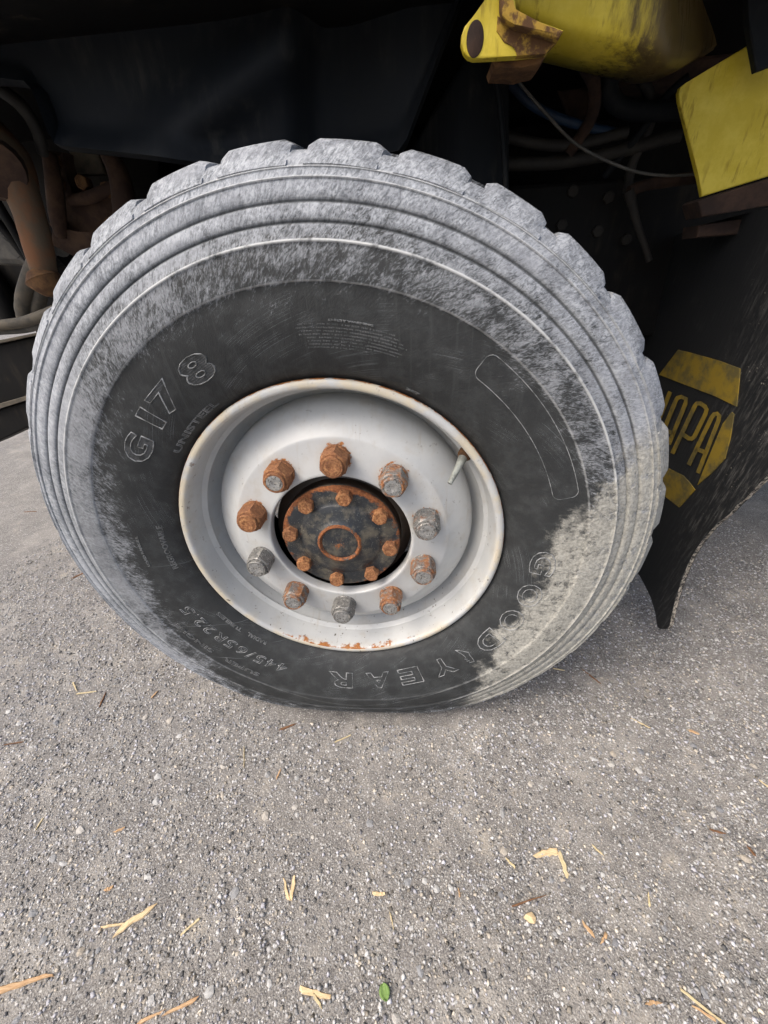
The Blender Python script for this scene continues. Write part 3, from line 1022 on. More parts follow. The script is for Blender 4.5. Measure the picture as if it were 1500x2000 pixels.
def letter(txt, deg, r_in, r_out, width_deg, bold=0.0, bead=0.0007, name='letter', hatch=False, mat=None, slant=0.0):
    size = (r_out - r_in) / 0.72
    rc = 0.5 * (r_in + r_out)
    todo = [(False, mat or M_LET, name)]
    if hatch:
        todo.append((True, M_HATCH, 'hatched_face'))
    for fill, mt, nm in todo:
        me, v = glyph(txt, size, bold, bead, fill)
        lo, hi = v[:, :2].min(0), v[:, :2].max(0)
        u = (v[:, 0] - 0.5 * (lo[0] + hi[0])) / max(hi[0] - lo[0], 1e-6) * R(width_deg) * rc
        w_ = (v[:, 1] - lo[1]) / max(hi[1] - lo[1], 1e-6) * (r_out - r_in) + r_in - rc
        u = u + slant * w_
        h = v[:, 2] * size if not fill else np.zeros(len(v))
        co = wrap(np.stack([u, w_, h], -1), R(deg), rc, 0.0004 if not fill else 0.0003)
        me.vertices.foreach_set('co', co.ravel())
        me.materials.clear()
        me.materials.append(mt)
        me.update()
        me.name = nm
        link(bpy.data.objects.new(nm, me), wheel)


for ch, deg, wd in (('G', 304.6, 8.2), ('1', 314.4, 3.0), ('7', 321.6, 7.6), ('8', 332.8, 8.4)):
    letter(ch, deg, 0.3425, 0.3815, wd, 0.035, 0.0008, hatch=True)
for ch, deg, wd in (('G', 93.2, 8.2), ('O', 105.3, 8.4), ('O', 116.2, 8.2), ('D', 127.4, 8.6), ('Y', 146.6, 8.0), ('E', 159.2, 8.0), ('A', 170.8, 9.0), ('R', 184.8, 9.4)):
    letter(ch, deg, 0.3430, 0.3845, wd, 0.030, 0.0008)
# the winged foot between D and Y
FOOT = [(-0.0035, 0.021), (0.0015, 0.0195), (0.0065, 0.0185), (0.0030, 0.0135), (0.0085, 0.0125), (0.0045, 0.0080), (0.0090, 0.0060), (0.0045, 0.0030), (0.0060, -0.0060), (0.0100, -0.0150), (0.0130, -0.0200), (0.0060, -0.0165),
        (-0.0010, -0.0105), (-0.0085, -0.0030), (-0.0060, 0.0030), (-0.0055, 0.0120)]


def bead_loop(name, pts, wdt=0.0008, hgt=0.0009, mat=M_LET):
    n = len(pts)
    vs, fs = [], []
    for i, (th, r) in enumerate(pts):
        a, b = pts[i - 1], pts[(i + 1) % n]
        du, dv = (b[0] - a[0]) * r, b[1] - a[1]
        l = math.hypot(du, dv) or 1
        nx_, nv = -dv / l, du / l
        for s, h in ((-1, 0.0), (0, hgt), (1, 0.0)):
            rr = r + nv * s * wdt
            tt = th + nx_ * s * wdt / r
            vs.append((rr * math.sin(tt), float(side_y(rr)) - h + (0.0004 if h == 0 else 0), rr * math.cos(tt)))
    for i in range(n):
        j = (i + 1) % n
        for k in range(2):
            fs.append((i * 3 + k, j * 3 + k, j * 3 + k + 1, i * 3 + k + 1))
    return mesh(name, squash(vs), fs, mat, wheel, True)


bead_loop('winged_foot_emblem', [(R(137.2) + u / 0.362, 0.362 + v) for u, v in FOOT])
for ch, deg in zip('445/65R22.5', (206.4, 210.6, 214.8, 218.4, 222.0, 226.4, 231.0, 235.4, 239.4, 242.2, 245.4)):
    letter(ch, deg, 0.3500, 0.3720 if ch != '.' else 0.3530, {'/': 2.4, '.': 0.5, 'R': 3.8}.get(ch, 3.3), 0.004, 0.0006, slant=0.25)
for txt, deg, wd, r0, r1 in (('SUPER', 218.4, 12.5, 0.3975, 0.4085), ('SINGLE', 236.0, 14.5, 0.3975, 0.4085), ('RADIAL', 220.0, 8.4, 0.3190, 0.3265), ('TUBELESS', 232.6, 11.6, 0.3200, 0.3275),
                             ('REGROOVABLE', 270.3, 17.5, 0.3245, 0.3340), ('UNISTEEL', 318.4, 22.5, 0.3095, 0.3185), ('LOAD RANGE L', 270.4, 11.0, 0.3655, 0.3705), ('287', 26.5, 4.2, 0.3075, 0.3120),
                             ('SAFETY WARNING', 9.0, 9.0, 0.3780, 0.3812)):
    letter(txt, deg, r0, r1, wd, 0.0, 0.00042, 'lettering', mat=M_LETF)
# moulded rounded panel
rr_pts = []


def arc_corner(t0, r0_, t1, r1_, rc=0.011):
    pts = []
    for (ct, cr, a0) in ((t1, r1_, 0), (t0, r1_, 90), (t0, r0_, 180), (t1, r0_, 270)):
        sgn_t = -1 if ct == t1 else 1
        sgn_r = -1 if cr == r1_ else 1
        for q in range(7):
            a = R(a0 + 15 * q)
            pts.append((ct + (sgn_t * rc + rc * math.cos(a)) / cr, cr + sgn_r * rc + rc * math.sin(a)))
    out = []
    for i in range(len(pts)):
        a, b = pts[i], pts[(i + 1) % len(pts)]
        k = max(1, int(abs(b[0] - a[0]) / R(1.5)))
        out += [(a[0] + (b[0] - a[0]) * j / k, a[1] + (b[1] - a[1]) * j / k) for j in range(k)]
    return out


bead_loop('moulded_panel_outline', arc_corner(R(35.6), 0.3740, R(73.2), 0.4105), 0.0007, 0.0008)
# rows of illegible fine print: short moulded ticks, one mass
vs, fs = [], []
for row in range(8):
    r_ = 0.3745 - row * 0.0042
    a = -1.5 + random.uniform(-1, 2) + row * 0.2
    end = (18, 19, 20.5, 21, 19.5, 20.5, 20, 13)[row]
    while a < end:
        if random.random() < 0.86:
            rr, hh, ww = r_ + random.uniform(-0.0002, 0.0002), random.uniform(0.0015, 0.0022), 0.00045
            th = R(a)
            b0 = len(vs)
            for du, dv, h in ((-ww, -hh / 2, 0), (ww, -hh / 2, 0), (ww, hh / 2, 0), (-ww, hh / 2, 0), (0, 0, 0.0005)):
                q = rr + dv
                t2 = th + du / q
                vs.append((q * math.sin(t2), float(side_y(q)) - 0.0003 - h, q * math.cos(t2)))
            fs += [(b0, b0 + 1, b0 + 4), (b0 + 1, b0 + 2, b0 + 4), (b0 + 2, b0 + 3, b0 + 4), (b0 + 3, b0, b0 + 4)]
        a += 0.33
tag(mesh('fine_print', squash(vs), fs, M_LETF, wheel, False), kind='stuff')

# ------------------------------------------------------------------ truck body around the wheel


def A(u, v, y):
    return Vector(at(u, v, 'y', y))


def poly(px, y):
    return [A(u, v, y) for u, v in px]


def interp(px):
    a = np.array(px, float)
    return lambda u: float(np.interp(u, a[:, 0], a[:, 1]))


def sheet(name, us, top, bot, rows, yf, mat, parent, under=(), thick=0.006):
    """Moulded panel: columns of points from a top line to a bottom line, each at its own depth, with a turned-in lower edge."""
    vs, fs = [], []
    R_ = rows + 1 + len(under)
    for u in us:
        vt, vb = top(u), bot(u)
        for j in range(rows + 1):
            t = j / rows
            v = vt + (vb - vt) * t
            vs.append(A(u, v, yf(u, v, t)))
        q = vs[-1]
        for dy, dz in under:
            vs.append(q + Vector((0, dy, dz)))
    for i in range(len(us) - 1):
        for j in range(R_ - 1):
            a, b = i * R_ + j, (i + 1) * R_ + j
            fs.append((a, b, b + 1, a + 1))
    o = mesh(name, vs, fs, mat, parent, True, 50)
    md = o.modifiers.new('thickness', 'SOLIDIFY')
    md.thickness = thick
    md.offset = 0
    return o


# upper structure: cab shell over a dark underbody, out of frame but shading the arch
box('underbody', (-0.92, 0.03, 1.255), (4.6, 2.40, 1.42), M_DARK, truck, 0.02)
box('cab_shell', (-0.96, -0.01, 1.42), (4.7, 2.45, 2.95), M_YEL, truck, 0.05)
rail = box('frame_rail', (-0.80, 0.47, 0.80), (4.4, 0.55, 1.10), M_DARK, truck, 0.008)
box('engine_light_block', (-0.86, 0.66, 0.55), (1.55, 1.75, 1.25), M_DARK, truck, 0.06)  # unseen box added to stop light coming through from the far side
box('rear_bulkhead', (1.56, 0.34, 0.62), (1.62, 2.0, 1.25), M_DARK, truck, 0.01)
rb_me = hexhead('rail_bolt', 0.020, 0.008, M_DARKB, bottom=0.004)
for u, v in ((1118, 374), (1187, 386), (1096, 440), (1166, 452), (1222, 468), (1140, 520)):
    o = bpy.data.objects.new('rail_bolt', rb_me)
    o.location = A(u, v, 0.470)
    o.rotation_euler = (0, random.random(), 0)
    link(o, rail)

# black mudguard over the tyre
mb = interp([(-120, 150), (0, 152), (56, 160), (76, 205), (96, 266), (112, 283), (290, 302), (430, 322), (600, 330), (786, 292), (908, -30), (930, -75)])


def mud_y(u, v, t):
    d = abs((u - 330) * 0.62 + (v - 240) * 0.78 - 20) / 62
    b = 0.035 * math.exp(-d * d) * min(1, max(0, (u - 230) / 80)) * min(1, max(0, (640 - u) / 80))
    e = 0.03 * max(0, (t - 0.86) / 0.14) ** 2
    return 0.19 - b - e + 0.045 * max(0, min(1, (u - 560) / 60)) - 0.03 * max(0, min(1, (u - 690) / 110))


sheet('mudguard', list(np.linspace(-120, 930, 70)), lambda u: -110, mb, 24, mud_y, M_BLACK, truck, ((0.012, -0.002), (0.045, 0.006)), 0.005)
sheet('inner_fender', list(np.linspace(770, 992, 24)), interp([(770, 420), (790, 330), (815, 275), (940, 60), (992, 60)]), lambda u: 440, 16,
      lambda u, v, t: 0.30 + 0.00022 * abs(u - 900), M_BLACK, truck, (), 0.006)
tube('fender_edge', [A(962, 120, 0.29), A(975, 200, 0.29), A(984, 300, 0.29), A(988, 400, 0.29)], 0.0045, M_BLACK, truck, 8)

# yellow body corner with its drilled bracket
yb = interp([(950, 14), (1010, 34), (1100, 68), (1200, 92), (1300, 116), (1345, 112), (1430, 70)])
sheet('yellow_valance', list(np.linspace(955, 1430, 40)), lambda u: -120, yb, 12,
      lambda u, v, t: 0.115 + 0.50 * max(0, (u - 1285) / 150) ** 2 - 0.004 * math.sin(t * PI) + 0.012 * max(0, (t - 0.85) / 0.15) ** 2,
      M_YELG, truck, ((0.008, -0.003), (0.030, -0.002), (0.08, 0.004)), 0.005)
brk = slab('drilled_bracket', poly([(958, -70), (952, 0), (930, 24), (908, 50), (902, 66), (901, 84), (906, 102), (914, 111), (925, 115), (1008, 109), (1068, 104), (1102, 58), (1004, 26), (1000, -70)], 0.070), (0, 0.012, 0), M_YEL, truck, 0.002)
slab('rusted_ledge', poly([(978, -40), (978, 16), (981, 30), (989, 40), (1004, 47), (1092, 76), (1102, 58), (1006, 27), (1000, 20), (997, -40)], 0.056), (0, 0.013, 0), M_OCHRE, brk, 0.003)
slab('rusted_face', poly([(1010, 109), (1066, 105), (1091, 78), (1004, 49), (986, 42), (972, 30), (970, 60), (985, 82), (1006, 92)], 0.0685), (0, 0.010, 0), M_OCHRE, brk, 0.001)
slab('rusted_lip', poly([(962, 117), (1070, 104), (1056, 124), (1020, 132), (966, 131)], 0.085), (0, 0.05, 0), M_RUST, brk, 0.003)
pc = A(928, 76, 0.0695)
vs, fs = revolve([(0.0001, -0.001), (0.0098, -0.001), (0.0112, 0.0), (0.0115, 0.008)], 32)
pin = mesh('pin', vs, fs, M_RUSTD, brk, True, 40)
pin.location = pc
pin.scale = (0.85, 1, 1.3)

# yellow step plate at the rear of the arch, strap and rusty crossbars
slab('yellow_plate', poly([(1329, 170), (1338, 163), (1520, 52), (1520, 339), (1372, 384), (1364, 340), (1327, 196), (1326, 181)], 0.26), (0, 0.010, 0), M_YEL, truck, 0.002)
slab('black_strap', poly([(1458, -60), (1463, 40), (1478, 140), (1530, 120), (1530, -60)], 0.215), (0, 0.012, 0), M_BLACK, truck, 0.003)
slab('rusty_crossbar', poly([(1364, 394), (1372, 388), (1520, 343), (1520, 398), (1440, 412), (1372, 424)], 0.25), (0, 0.05, 0), M_RUSTD, truck, 0.003)
slab('rusty_crossbar', poly([(1366, 440), (1520, 416), (1520, 452), (1362, 464)], 0.275), (0, 0.05, 0), M_RUSTD, truck, 0.003)
tube('bracket_rod', [A(1228, 372, 0.40), A(1242, 430, 0.40), A(1262, 490, 0.40), A(1268, 510, 0.40)], [0.011, 0.007, 0.006, 0.006], M_DARKB, truck, 8)
tube('curved_bar', [A(1228, 375, 0.40), A(1260, 362, 0.40), A(1320, 352, 0.38), A(1372, 345, 0.36)], 0.010, M_RUSTD, truck, 8)

# hoses and cables in the arch
tube('blue_hose', [A(965, 120, 0.38), A(1000, 165, 0.38), A(1040, 205, 0.38), A(1110, 238, 0.39), A(1210, 262, 0.41)], 0.0075, M_BLUE, truck, 10)
pts, rad = [], []
for i in range(90):
    t = i / 89
    u = 985 + 240 * t
    v = 266 + 18 * math.sin(t * PI * 1.15)
    pts.append(A(u, v, 0.40))
    rad.append(0.0092 if i % 2 else 0.0082)
tube('corrugated_hose', pts, rad, M_HOSED, truck, 10, 1)
tube('thin_cable', [A(985, 110, 0.30), A(1010, 155, 0.30), A(1060, 215, 0.31), A(1130, 285, 0.32), A(1225, 330, 0.33), A(1300, 343, 0.34), A(1380, 338, 0.34)], 0.0024, M_CABLE, truck, 8)
tube('black_hose', [A(1205, 120, 0.36), A(1190, 180, 0.37), A(1230, 215, 0.38), A(1345, 215, 0.38)], 0.014, M_BLACK, truck, 10)
tube('black_hose', [A(1130, 110, 0.34), A(1160, 165, 0.36), A(1155, 230, 0.38), A(1110, 300, 0.40)], 0.010, M_RUSTD, truck, 10)

tube('black_hose', [A(985, 320, 0.42), A(1080, 318, 0.42), A(1190, 300, 0.42), A(1330, 262, 0.40)], 0.011, M_HOSED, truck, 10)
tube('black_hose', [A(1220, 130, 0.40), A(1262, 170, 0.40), A(1270, 240, 0.41), A(1235, 320, 0.42), A(1225, 380, 0.43)], 0.0085, M_HOSED, truck, 10)
tube('black_hose', [A(1345, 150, 0.38), A(1300, 190, 0.39), A(1250, 260, 0.40), A(1180, 345, 0.44)], 0.0065, M_BLACK, truck, 10)
slab('cross_member', poly([(1180, 128), (1440, 100), (1440, 138), (1340, 160), (1190, 168)], 0.44), (0, 0.06, 0), M_RUSTD, truck, 0.006)
slab('gusset_plate', poly([(1090, 175), (1150, 170), (1168, 200), (1158, 262), (1120, 250)], 0.43), (0, 0.012, 0), M_RUSTD, truck, 0.004)

# steering linkage and chassis pieces ahead of the wheel
arm = tube('steering_arm', [A(-20, 285, 0.30), A(14, 318, 0.28), A(40, 372, 0.26), A(58, 420, 0.25), A(74, 480, 0.24), A(88, 540, 0.24)], [0.046, 0.040, 0.028, 0.025, 0.024, 0.020], M_RUSTO, truck, 14)
tube('ball_joint', [A(72, 528, 0.235), A(84, 545, 0.235), A(92, 558, 0.235), A(96, 572, 0.24)], [0.018, 0.031, 0.028, 0.012], M_RUST, arm, 14)
M_CAST = mat_plain('rusty_cast_iron', (0.040, 0.021, 0.014), (0.085, 0.048, 0.028), 18, 0.9, bump=0.6)
cast = slab('casting', poly([(84, 292), (122, 296), (128, 360), (138, 388), (188, 380), (230, 350), (243, 420), (236, 470), (200, 496), (160, 478), (118, 462), (92, 430)], 0.42), (0, 0.04, 0), M_CAST, truck, 0.008)
cb_me = hexhead('casting_bolt', 0.024, 0.014, M_RUST, bottom=0.004)
for u, v in ((108, 315), (117, 358), (167, 358), (215, 372), (222, 440), (118, 440)):
    o = bpy.data.objects.new('casting_bolt', cb_me)
    o.location = A(u, v, 0.419)
    o.rotation_euler = (0, random.random(), 0)
    link(o, cast)
tube('cast_rib', [A(96, 300, 0.40), A(106, 360, 0.395), A(112, 420, 0.395), A(120, 462, 0.40)], [0.012, 0.016, 0.016, 0.012], M_CAST, cast, 10)
tube('cast_rib', [A(140, 392, 0.41), A(180, 384, 0.405), A(226, 362, 0.41)], [0.010, 0.012, 0.010], M_CAST, cast, 10)
tube('spring_shackle', [A(212, 300, 0.40), A(232, 340, 0.39), A(243, 400, 0.38), A(240, 460, 0.38)], [0.016, 0.020, 0.022, 0.018], M_CAST, truck, 12)
tube('pivot_bolt', [A(117, 484, 0.44), A(119, 486, 0.42)], [0.016, 0.016], M_GREASE, truck, 14)
tube('wiring_loom', [A(0, 175, 0.30), A(40, 205, 0.30), A(70, 250, 0.31), A(84, 300, 0.33)], [0.010, 0.011, 0.010, 0.009], M_HOSED, truck, 10)
tube('boss', [A(-6, 330, 0.245), A(-6, 331, 0.225)], [0.045, 0.038], M_CAST, truck, 20)
slab('casting_flange', poly([(100, 440), (150, 452), (190, 462), (224, 455), (210, 480), (168, 486), (140, 500), (98, 478)], 0.40), (0, 0.03, 0), M_CAST, truck, 0.006)
slab('bracket_plate', poly([(130, 288), (190, 300), (205, 340), (150, 342)], 0.45), (0, 0.02, 0), M_HOSE, truck, 0.004)
slab('dark_backing', poly([(-150, 110), (310, 110), (310, 660), (75, 660), (40, 585), (-150, 575)], 0.58), (0, 0.03, 0), M_DARK, truck, 0.004)  # dark sheet added behind the castings to shut out the sky
slab('hanger_plate', poly([(100, 490), (240, 480), (230, 560), (160, 600), (118, 600), (105, 550)], 0.46), (0, 0.02, 0), M_DARK, truck, 0.004)
slab('steering_box', poly([(-60, 420), (10, 455), (40, 500), (68, 520), (-60, 515)], 0.36), (0, 0.10, 0), M_GREASE, truck, 0.012)
tube('brake_pipe', [A(-30, 350, 0.33), A(0, 405, 0.33), A(36, 465, 0.33), A(66, 520, 0.33)], 0.0085, M_DARK, truck, 8)
tube('brake_pipe', [A(-30, 405, 0.335), A(0, 440, 0.335), A(32, 478, 0.335), A(72, 530, 0.335)], 0.0085, M_DARK, truck, 8)
tube('bent_hose', [A(74, 505, 0.30), A(58, 545, 0.30), A(46, 590, 0.30), A(50, 622, 0.30), A(60, 640, 0.30)], 0.0155, M_HOSE, truck, 12)
tube('bent_hose', [A(82, 540, 0.31), A(78, 580, 0.31), A(72, 610, 0.31), A(76, 640, 0.31)], 0.013, M_HOSE, truck, 12)
tube('drag_link', [A(-50, 648, 0.27), A(0, 636, 0.27), A(50, 628, 0.27), A(110, 606, 0.27)], 0.0105, M_HOSE, truck, 12)
tube('tie_rod', [A(-50, 650, 0.285), A(0, 646, 0.285), A(50, 642, 0.285), A(110, 626, 0.285)], 0.0085, M_GREASE, truck, 12)
tube('front_strut', [A(-60, 500, 0.55), A(-10, 560, 0.55), A(30, 640, 0.55)], 0.03, M_DARK, truck, 12)
slab('lower_beam', poly([(-60, 685), (80, 655), (80, 772), (-60, 806)], 0.345), (0, 0.09, 0), M_DARK, truck, 0.004)
slab('front_beam', poly([(-60, 818), (70, 778), (66, 830), (-60, 888)], 0.325), (0, 0.12, 0), M_DARK, truck, 0.004)
slab('beam_lit_top', poly([(-60, 676), (80, 648), (80, 653), (-60, 684)], 0.335), (0, 0.11, 0), M_HOSE, truck, 0.001)  # pale strips painting the skylight on the beams' top edges
slab('beam_lit_top', poly([(-60, 806), (70, 768), (70, 776), (-60, 817)], 0.315), (0, 0.14, 0), M_HOSE, truck, 0.001)

# ------------------------------------------------------------------ mud flap with its painted badge
FX = 0.72


def on_flap(u, v, lift=0.0):
    x = FX
    for _ in range(12):
        p = at(u, v, 'x', x)
        x = FX + 0.07 * (0.6 - p[2]) - lift
    return Vector(at(u, v, 'x', x))


near = [(1600, 800), (1540, 885), (1500, 927), (1478, 950), (1455, 974), (1440, 984), (1424, 1004), (1400, 1023), (1384, 1040), (1366, 1062), (1352, 1084), (1342, 1104), (1331, 1132), (1320, 1166), (1312, 1196), (1307, 1222), (1303, 1229)]
flap_px = near + [(1288, 1229), (1283, 1224), (1280, 1196), (1272, 1168), (1262, 1148), (1250, 1126), (1225, 1090), (1180, 1010), (1160, 900), (1190, 720), (1225, 600), (1262, 486), (1365, 440), (1600, 380)]
flap = slab('mud_flap', [on_flap(u, v) for u, v in flap_px], (0.013, 0.004, 0), M_FLAP, truck, 0.0015, M_FEDGE, 1)
tag(flap, 'black rubber mud flap with partly hidden yellow painted badge')


def patch(name, px, lift=0.0022, parent=None):
    return slab(name, [on_flap(u, v, lift) for u, v in px], (lift * 0.8, 0, 0), M_LOGO, parent or flap, 0)


patch('badge_block', [(1324, 683), (1348, 689), (1405, 705), (1445, 720), (1443, 745), (1438, 794), (1397, 774), (1352, 757), (1287, 732)])
patch('badge_block', [(1433, 809), (1429, 805), (1411, 828), (1385, 890), (1362, 947), (1389, 924), (1415, 896), (1425, 858)])
patch('badge_block', [(1306, 915), (1334, 929), (1346, 942), (1357, 957), (1326, 991), (1299, 970), (1285, 940)])


def stroke_letter(strokes, wpx=4.2):
    bm = bmesh.new()
    for st in strokes:
        L = []
        for i, (u, v) in enumerate(st):
            a, b = st[max(i - 1, 0)], st[min(i + 1, len(st) - 1)]
            d = math.hypot(b[0] - a[0], b[1] - a[1])
            nx_, ny_ = -(b[1] - a[1]) / d * wpx, (b[0] - a[0]) / d * wpx
            L.append([bm.verts.new(on_flap(u + s * nx_, v + s * ny_, lf)) for s, lf in ((-1, 0.0002), (-1, 0.0024), (1, 0.0024), (1, 0.0002))])
        for i in range(len(L) - 1):
            for k in range(3):
                bm.faces.new((L[i][k], L[i + 1][k], L[i + 1][k + 1], L[i][k + 1]))
    bmesh.ops.recalc_face_normals(bm, faces=bm.faces)
    me = bpy.data.meshes.new('badge_letter')
    bm.to_mesh(me)
    bm.free()
    me.materials.append(M_LOGO)
    link(bpy.data.objects.new('badge_letter', me), flap)


stroke_letter([[(1286, 822), (1309, 765)]])
stroke_letter([[(1294, 846), (1319, 784), (1323, 777), (1331, 775), (1340, 779), (1339, 788), (1306, 868)], [(1302, 842), (1318, 847)]])
stroke_letter([[(1313, 886), (1357, 793), (1361, 788), (1368, 788), (1377, 794), (1380, 800), (1378, 808), (1356, 853), (1351, 857), (1345, 856), (1333, 848)]])
stroke_letter([[(1345, 908), (1390, 815), (1395, 809), (1400, 808), (1405, 812), (1403, 822), (1363, 924)], [(1358, 876), (1379, 884)]])

# ------------------------------------------------------------------ litter on the asphalt: each piece a thing of its own


def splinter(name, p1, p2, wid, mat, label, cat, group, thick=0.0028, tip=(0.35, 0.2), bend=0.0):
    a, b = at(*p1, 'z', 0.0), at(*p2, 'z', 0.0)
    L = math.hypot(b[0] - a[0], b[1] - a[1])
    ang = math.atan2(b[1] - a[1], b[0] - a[0])
    n = 8
    sh = random.choice(((1.0, 0.7), (0.55, 1.0), (1.0, 0.9), (0.95, 0.4)))
    skew = random.uniform(-1.0, 1.0)
    vs, fs = [], []
    for i in range(n):
        t = i / (n - 1)
        f = sh[0] + (sh[1] - sh[0]) * t
        f *= (0.75 if i in (0, n - 1) else 1.0)
        ww = wid / 2 * 0.68 * f * random.uniform(0.90, 1.08)
        off = bend * math.sin(t * PI) * L + random.uniform(-0.08, 0.08) * wid
        h = thick * random.uniform(0.75, 1.2) * (0.6 + 0.4 * f)
        x = (t - 0.5) * L
        for yy, zz in ((-ww, 0.0), (-ww * 0.75, h), (ww * random.uniform(0.55, 0.85), h * random.uniform(0.8, 1.1)), (ww, 0.0)):
            vs.append((x + ((random.uniform(-0.3, 0.3) + skew * yy / (ww + 1e-6) * 0.6) * wid if i in (0, n - 1) else 0), yy + off, zz))
    for i in range(n - 1):
        for k in range(4):
            k2 = (k + 1) % 4
            fs.append((i * 4 + k, (i + 1) * 4 + k, (i + 1) * 4 + k2, i * 4 + k2))
    fs.append((3, 2, 1, 0))
    fs.append(tuple((n - 1) * 4 + k for k in range(4)))
    o = mesh(name, vs, fs, mat, None, False)
    cx, cy = (a[0] + b[0]) / 2, (a[1] + b[1]) / 2
    o.location = (cx, cy, float(gz(cx, cy)) + 0.0006)
    o.rotation_euler = (0, random.uniform(-0.01, 0.01), ang)
    return tag(o, label, cat, group)


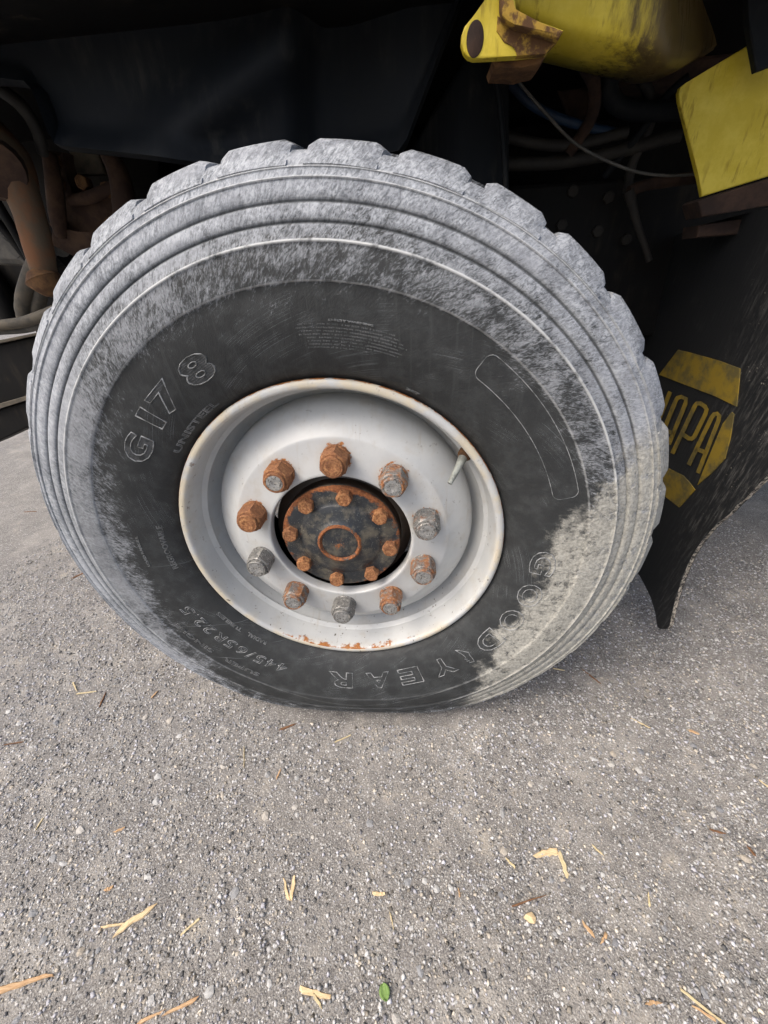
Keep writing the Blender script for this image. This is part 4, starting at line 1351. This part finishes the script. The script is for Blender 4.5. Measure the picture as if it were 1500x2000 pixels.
W, T, B = 'wood_splinter', 'straw_stalk', 'bark_flake'
GW, GT, GB = 'wood splinters scattered on the asphalt', 'straws and twigs scattered on the asphalt', 'bark flakes scattered on the asphalt'
for nm, p1, p2, wd, mt, lab, cat, grp in (
    (W, (-6, 1936), (104, 1904), 0.017, M_ORANGE, 'thick orange-brown wood strip at the lower left corner of the asphalt', 'splinter', GW),
    (W, (270, 1998), (321, 1975), 0.009, M_ORANGE, 'narrow orange bark strip cut by the bottom edge, left half', 'splinter', GW),
    (W, (322, 1982), (385, 1952), 0.009, M_ORANGE, 'narrow orange-brown strip just beyond another strip at the bottom edge', 'splinter', GW),
    (W, (232, 1817), (299, 1773), 0.018, M_TAN, 'broad pale split wood sliver, widest of the pieces left of centre', 'splinter', GW),
    (W, (200, 1812), (246, 1804), 0.006, M_TAN, 'thin pale sliver touching the broad split wood sliver', 'splinter', GW),
    (W, (355, 1826), (391, 1794), 0.006, M_STRAW, 'thin pale stick pointing up towards the tyre, right of the broad sliver', 'splinter', GW),
    (W, (564, 1758), (555, 1718), 0.010, M_TAN, 'pale chip forming the left half of a V', 'splinter', GW),
    (W, (569, 1758), (575, 1714), 0.011, M_TAN, 'pale chip forming the right half of a V', 'splinter', GW),
    (W, (586, 1930), (643, 1948), 0.012, M_TAN, 'pale yellow chip near the bottom edge, left of the green leaf', 'splinter', GW),
    (W, (612, 1944), (628, 1966), 0.007, M_STRAW, 'short straw piece leaning on the pale chip near the bottom edge', 'splinter', GW),
    (W, (728, 1745), (751, 1746), 0.009, M_TAN, 'short pale chip lying level near the middle of the foreground', 'splinter', GW),
    (B, (540, 1521), (549, 1502), 0.006, M_ORANGE, 'small orange flake below the silver rim, on bare asphalt', 'bark flake', GB),
    (T, (477, 1501), (477, 1459), 0.0028, M_STRAW, 'upright pale straw in the asphalt left of centre', 'straw', GT),
    (T, (654, 1451), (686, 1437), 0.0035, M_STRAW, 'pale straw just in front of the tyre bottom', 'straw', GT),
    (B, (547, 1426), (577, 1416), 0.011, M_BROWN, 'ragged brown flake close in front of the tyre', 'bark flake', GB),
    (T, (70, 1621), (86, 1597), 0.005, M_STRAW, 'short straw at the left side of the asphalt', 'straw', GT),
    (B, (224, 1626), (244, 1617), 0.006, M_ORANGE, 'pale orange flake left of centre, beyond the broad sliver', 'bark flake', GB),
    (B, (205, 1741), (222, 1731), 0.010, M_ORANGE, 'reddish flake between the two left stones', 'bark flake', GB),
    (T, (8, 1456), (46, 1450), 0.004, M_BROWN, 'thin dark twig at the left edge of the asphalt', 'twig', GT),
    (W, (1046, 1671), (1089, 1661), 0.020, M_TAN, 'broad pale chip right of centre beside an upright stick', 'splinter', GW),
    (W, (1093, 1666), (1108, 1716), 0.012, M_STRAW, 'greyish stick standing at right angles to the broad pale chip', 'splinter', GW),
    (T, (999, 1771), (1066, 1749), 0.005, M_BROWN, 'reddish brown twig right of centre in the foreground', 'twig', GT),
    (B, (1137, 1801), (1158, 1826), 0.010, M_ORANGE, 'larger of two orange flakes lying close together', 'bark flake', GB),
    (B, (1175, 1843), (1184, 1824), 0.009, M_ORANGE, 'smaller of two orange flakes lying close together', 'bark flake', GB),
    (T, (1329, 1934), (1418, 2004), 0.006, M_STRAW, 'long straw running out at the lower right corner', 'straw', GT),
    (T, (1352, 1966), (1396, 1993), 0.006, M_ORANGE, 'shorter straw beside the long one at the lower right corner', 'straw', GT),
    (T, (1157, 1652), (1178, 1671), 0.004, M_STRAW, 'short straw right of the upright greyish stick', 'straw', GT),
    (T, (987, 1677), (1005, 1695), 0.006, M_STRAW, 'short frayed straw left of the broad pale chip', 'straw', GT),
    (T, (1385, 1620), (1416, 1629), 0.006, M_BROWN, 'dark curved twig near the right edge', 'twig', GT),
    (B, (1459, 1654), (1475, 1673), 0.008, M_BROWN, 'dark red-brown flake at the right edge', 'bark flake', GB),
    (B, (1264, 1957), (1286, 1960), 0.010, M_ORANGE, 'brown flake near the bottom edge, left of the long straw', 'bark flake', GB),
    (T, (1265, 1746), (1268, 1771), 0.005, M_STRAW, 'short upright straw in the right foreground', 'straw', GT),
    (T, (1481, 1524), (1504, 1541), 0.004, M_STRAW, 'pale straw cut by the right edge', 'straw', GT),
    (T, (1232, 1404), (1268, 1423), 0.004, M_STRAW, 'pale straw right of the tyre, below the mud flap', 'straw', GT),
    (B, (1346, 1427), (1364, 1433), 0.009, M_ORANGE, 'small orange flake right of the tyre, below the mud flap', 'bark flake', GB),
    (T, (895, 1734), (898, 1752), 0.004, M_ORANGE, 'tiny upright orange straw right of the middle', 'straw', GT),
    (T, (762, 1784), (769, 1816), 0.004, M_STRAW, 'thin straw in the middle foreground beyond the green leaf', 'straw', GT),
    (B, (140, 1131), (165, 1119), 0.014, M_BROWN, 'brown bark flake beside the left flank of the tyre', 'bark flake', GB),
    (T, (195, 1381), (208, 1353), 0.007, M_BROWN, 'brown stalk left of the tyre bottom', 'twig', GT),
    (T, (150, 1356), (189, 1351), 0.005, M_STRAW, 'level pale straw left of the tyre bottom', 'straw', GT),
    (B, (143, 1333), (151, 1351), 0.008, M_STRAW, 'yellow flake above the level pale straw', 'bark flake', GB),
    (B, (296, 1364), (309, 1351), 0.009, M_ORANGE, 'orange flake near the tyre, right of the brown stalk', 'bark flake', GB),
    (T, (1138, 1308), (1173, 1336), 0.006, M_BROWN, 'brown twig right of the muddy tyre flank', 'twig', GT),
    (T, (1081, 1307), (1101, 1310), 0.005, M_STRAW, 'pale straw tucked beside the muddy tyre flank', 'straw', GT),
    (T, (48, 1000), (72, 999), 0.006, M_BROWN, 'dark twig beside the upper left flank of the tyre', 'twig', GT),
):
    splinter(nm, p1, p2, wd, mt, lab, cat, grp)

# a small green leaf, cupped along its midrib
a, b = at(747, 1922, 'z', 0.0), at(756, 1958, 'z', 0.0)
L = math.hypot(b[0] - a[0], b[1] - a[1])
vs, fs = [], []
for i in range(9):
    t = i / 8
    ww = 0.0085 * math.sin(PI * min(1, 0.06 + t * 0.93)) ** 0.8
    for k, s in enumerate((-1, -0.5, 0, 0.5, 1)):
        vs.append(((t - 0.5) * L, s * ww, 0.0028 + 0.0030 * abs(s) + 0.004 * (t - 0.5) ** 2))
for i in range(8):
    for k in range(4):
        fs.append((i * 5 + k, (i + 1) * 5 + k, (i + 1) * 5 + k + 1, i * 5 + k + 1))
leaf = mesh('leaf', vs, fs, M_LEAF, None, True)
md = leaf.modifiers.new('thickness', 'SOLIDIFY')
md.thickness = 0.0006
cx, cy = (a[0] + b[0]) / 2, (a[1] + b[1]) / 2
leaf.location = (cx, cy, float(gz(cx, cy)))
leaf.rotation_euler = (0, 0, math.atan2(b[1] - a[1], b[0] - a[0]))
tag(leaf, 'small green leaf lying on the asphalt at the bottom middle', 'leaf')
# one loose tan pebble
o = bpy.data.objects.new('pebble', stone_meshes[3].copy())
p = at(1036, 1794, 'z', 0.0)
o.location = (p[0], p[1], float(gz(p[0], p[1])) + 0.003)
o.scale = (0.010, 0.009, 0.012)
o.data.materials[0] = M_TAN
tag(link(o), 'tan pebble between the reddish twig and the two orange flakes', 'pebble')
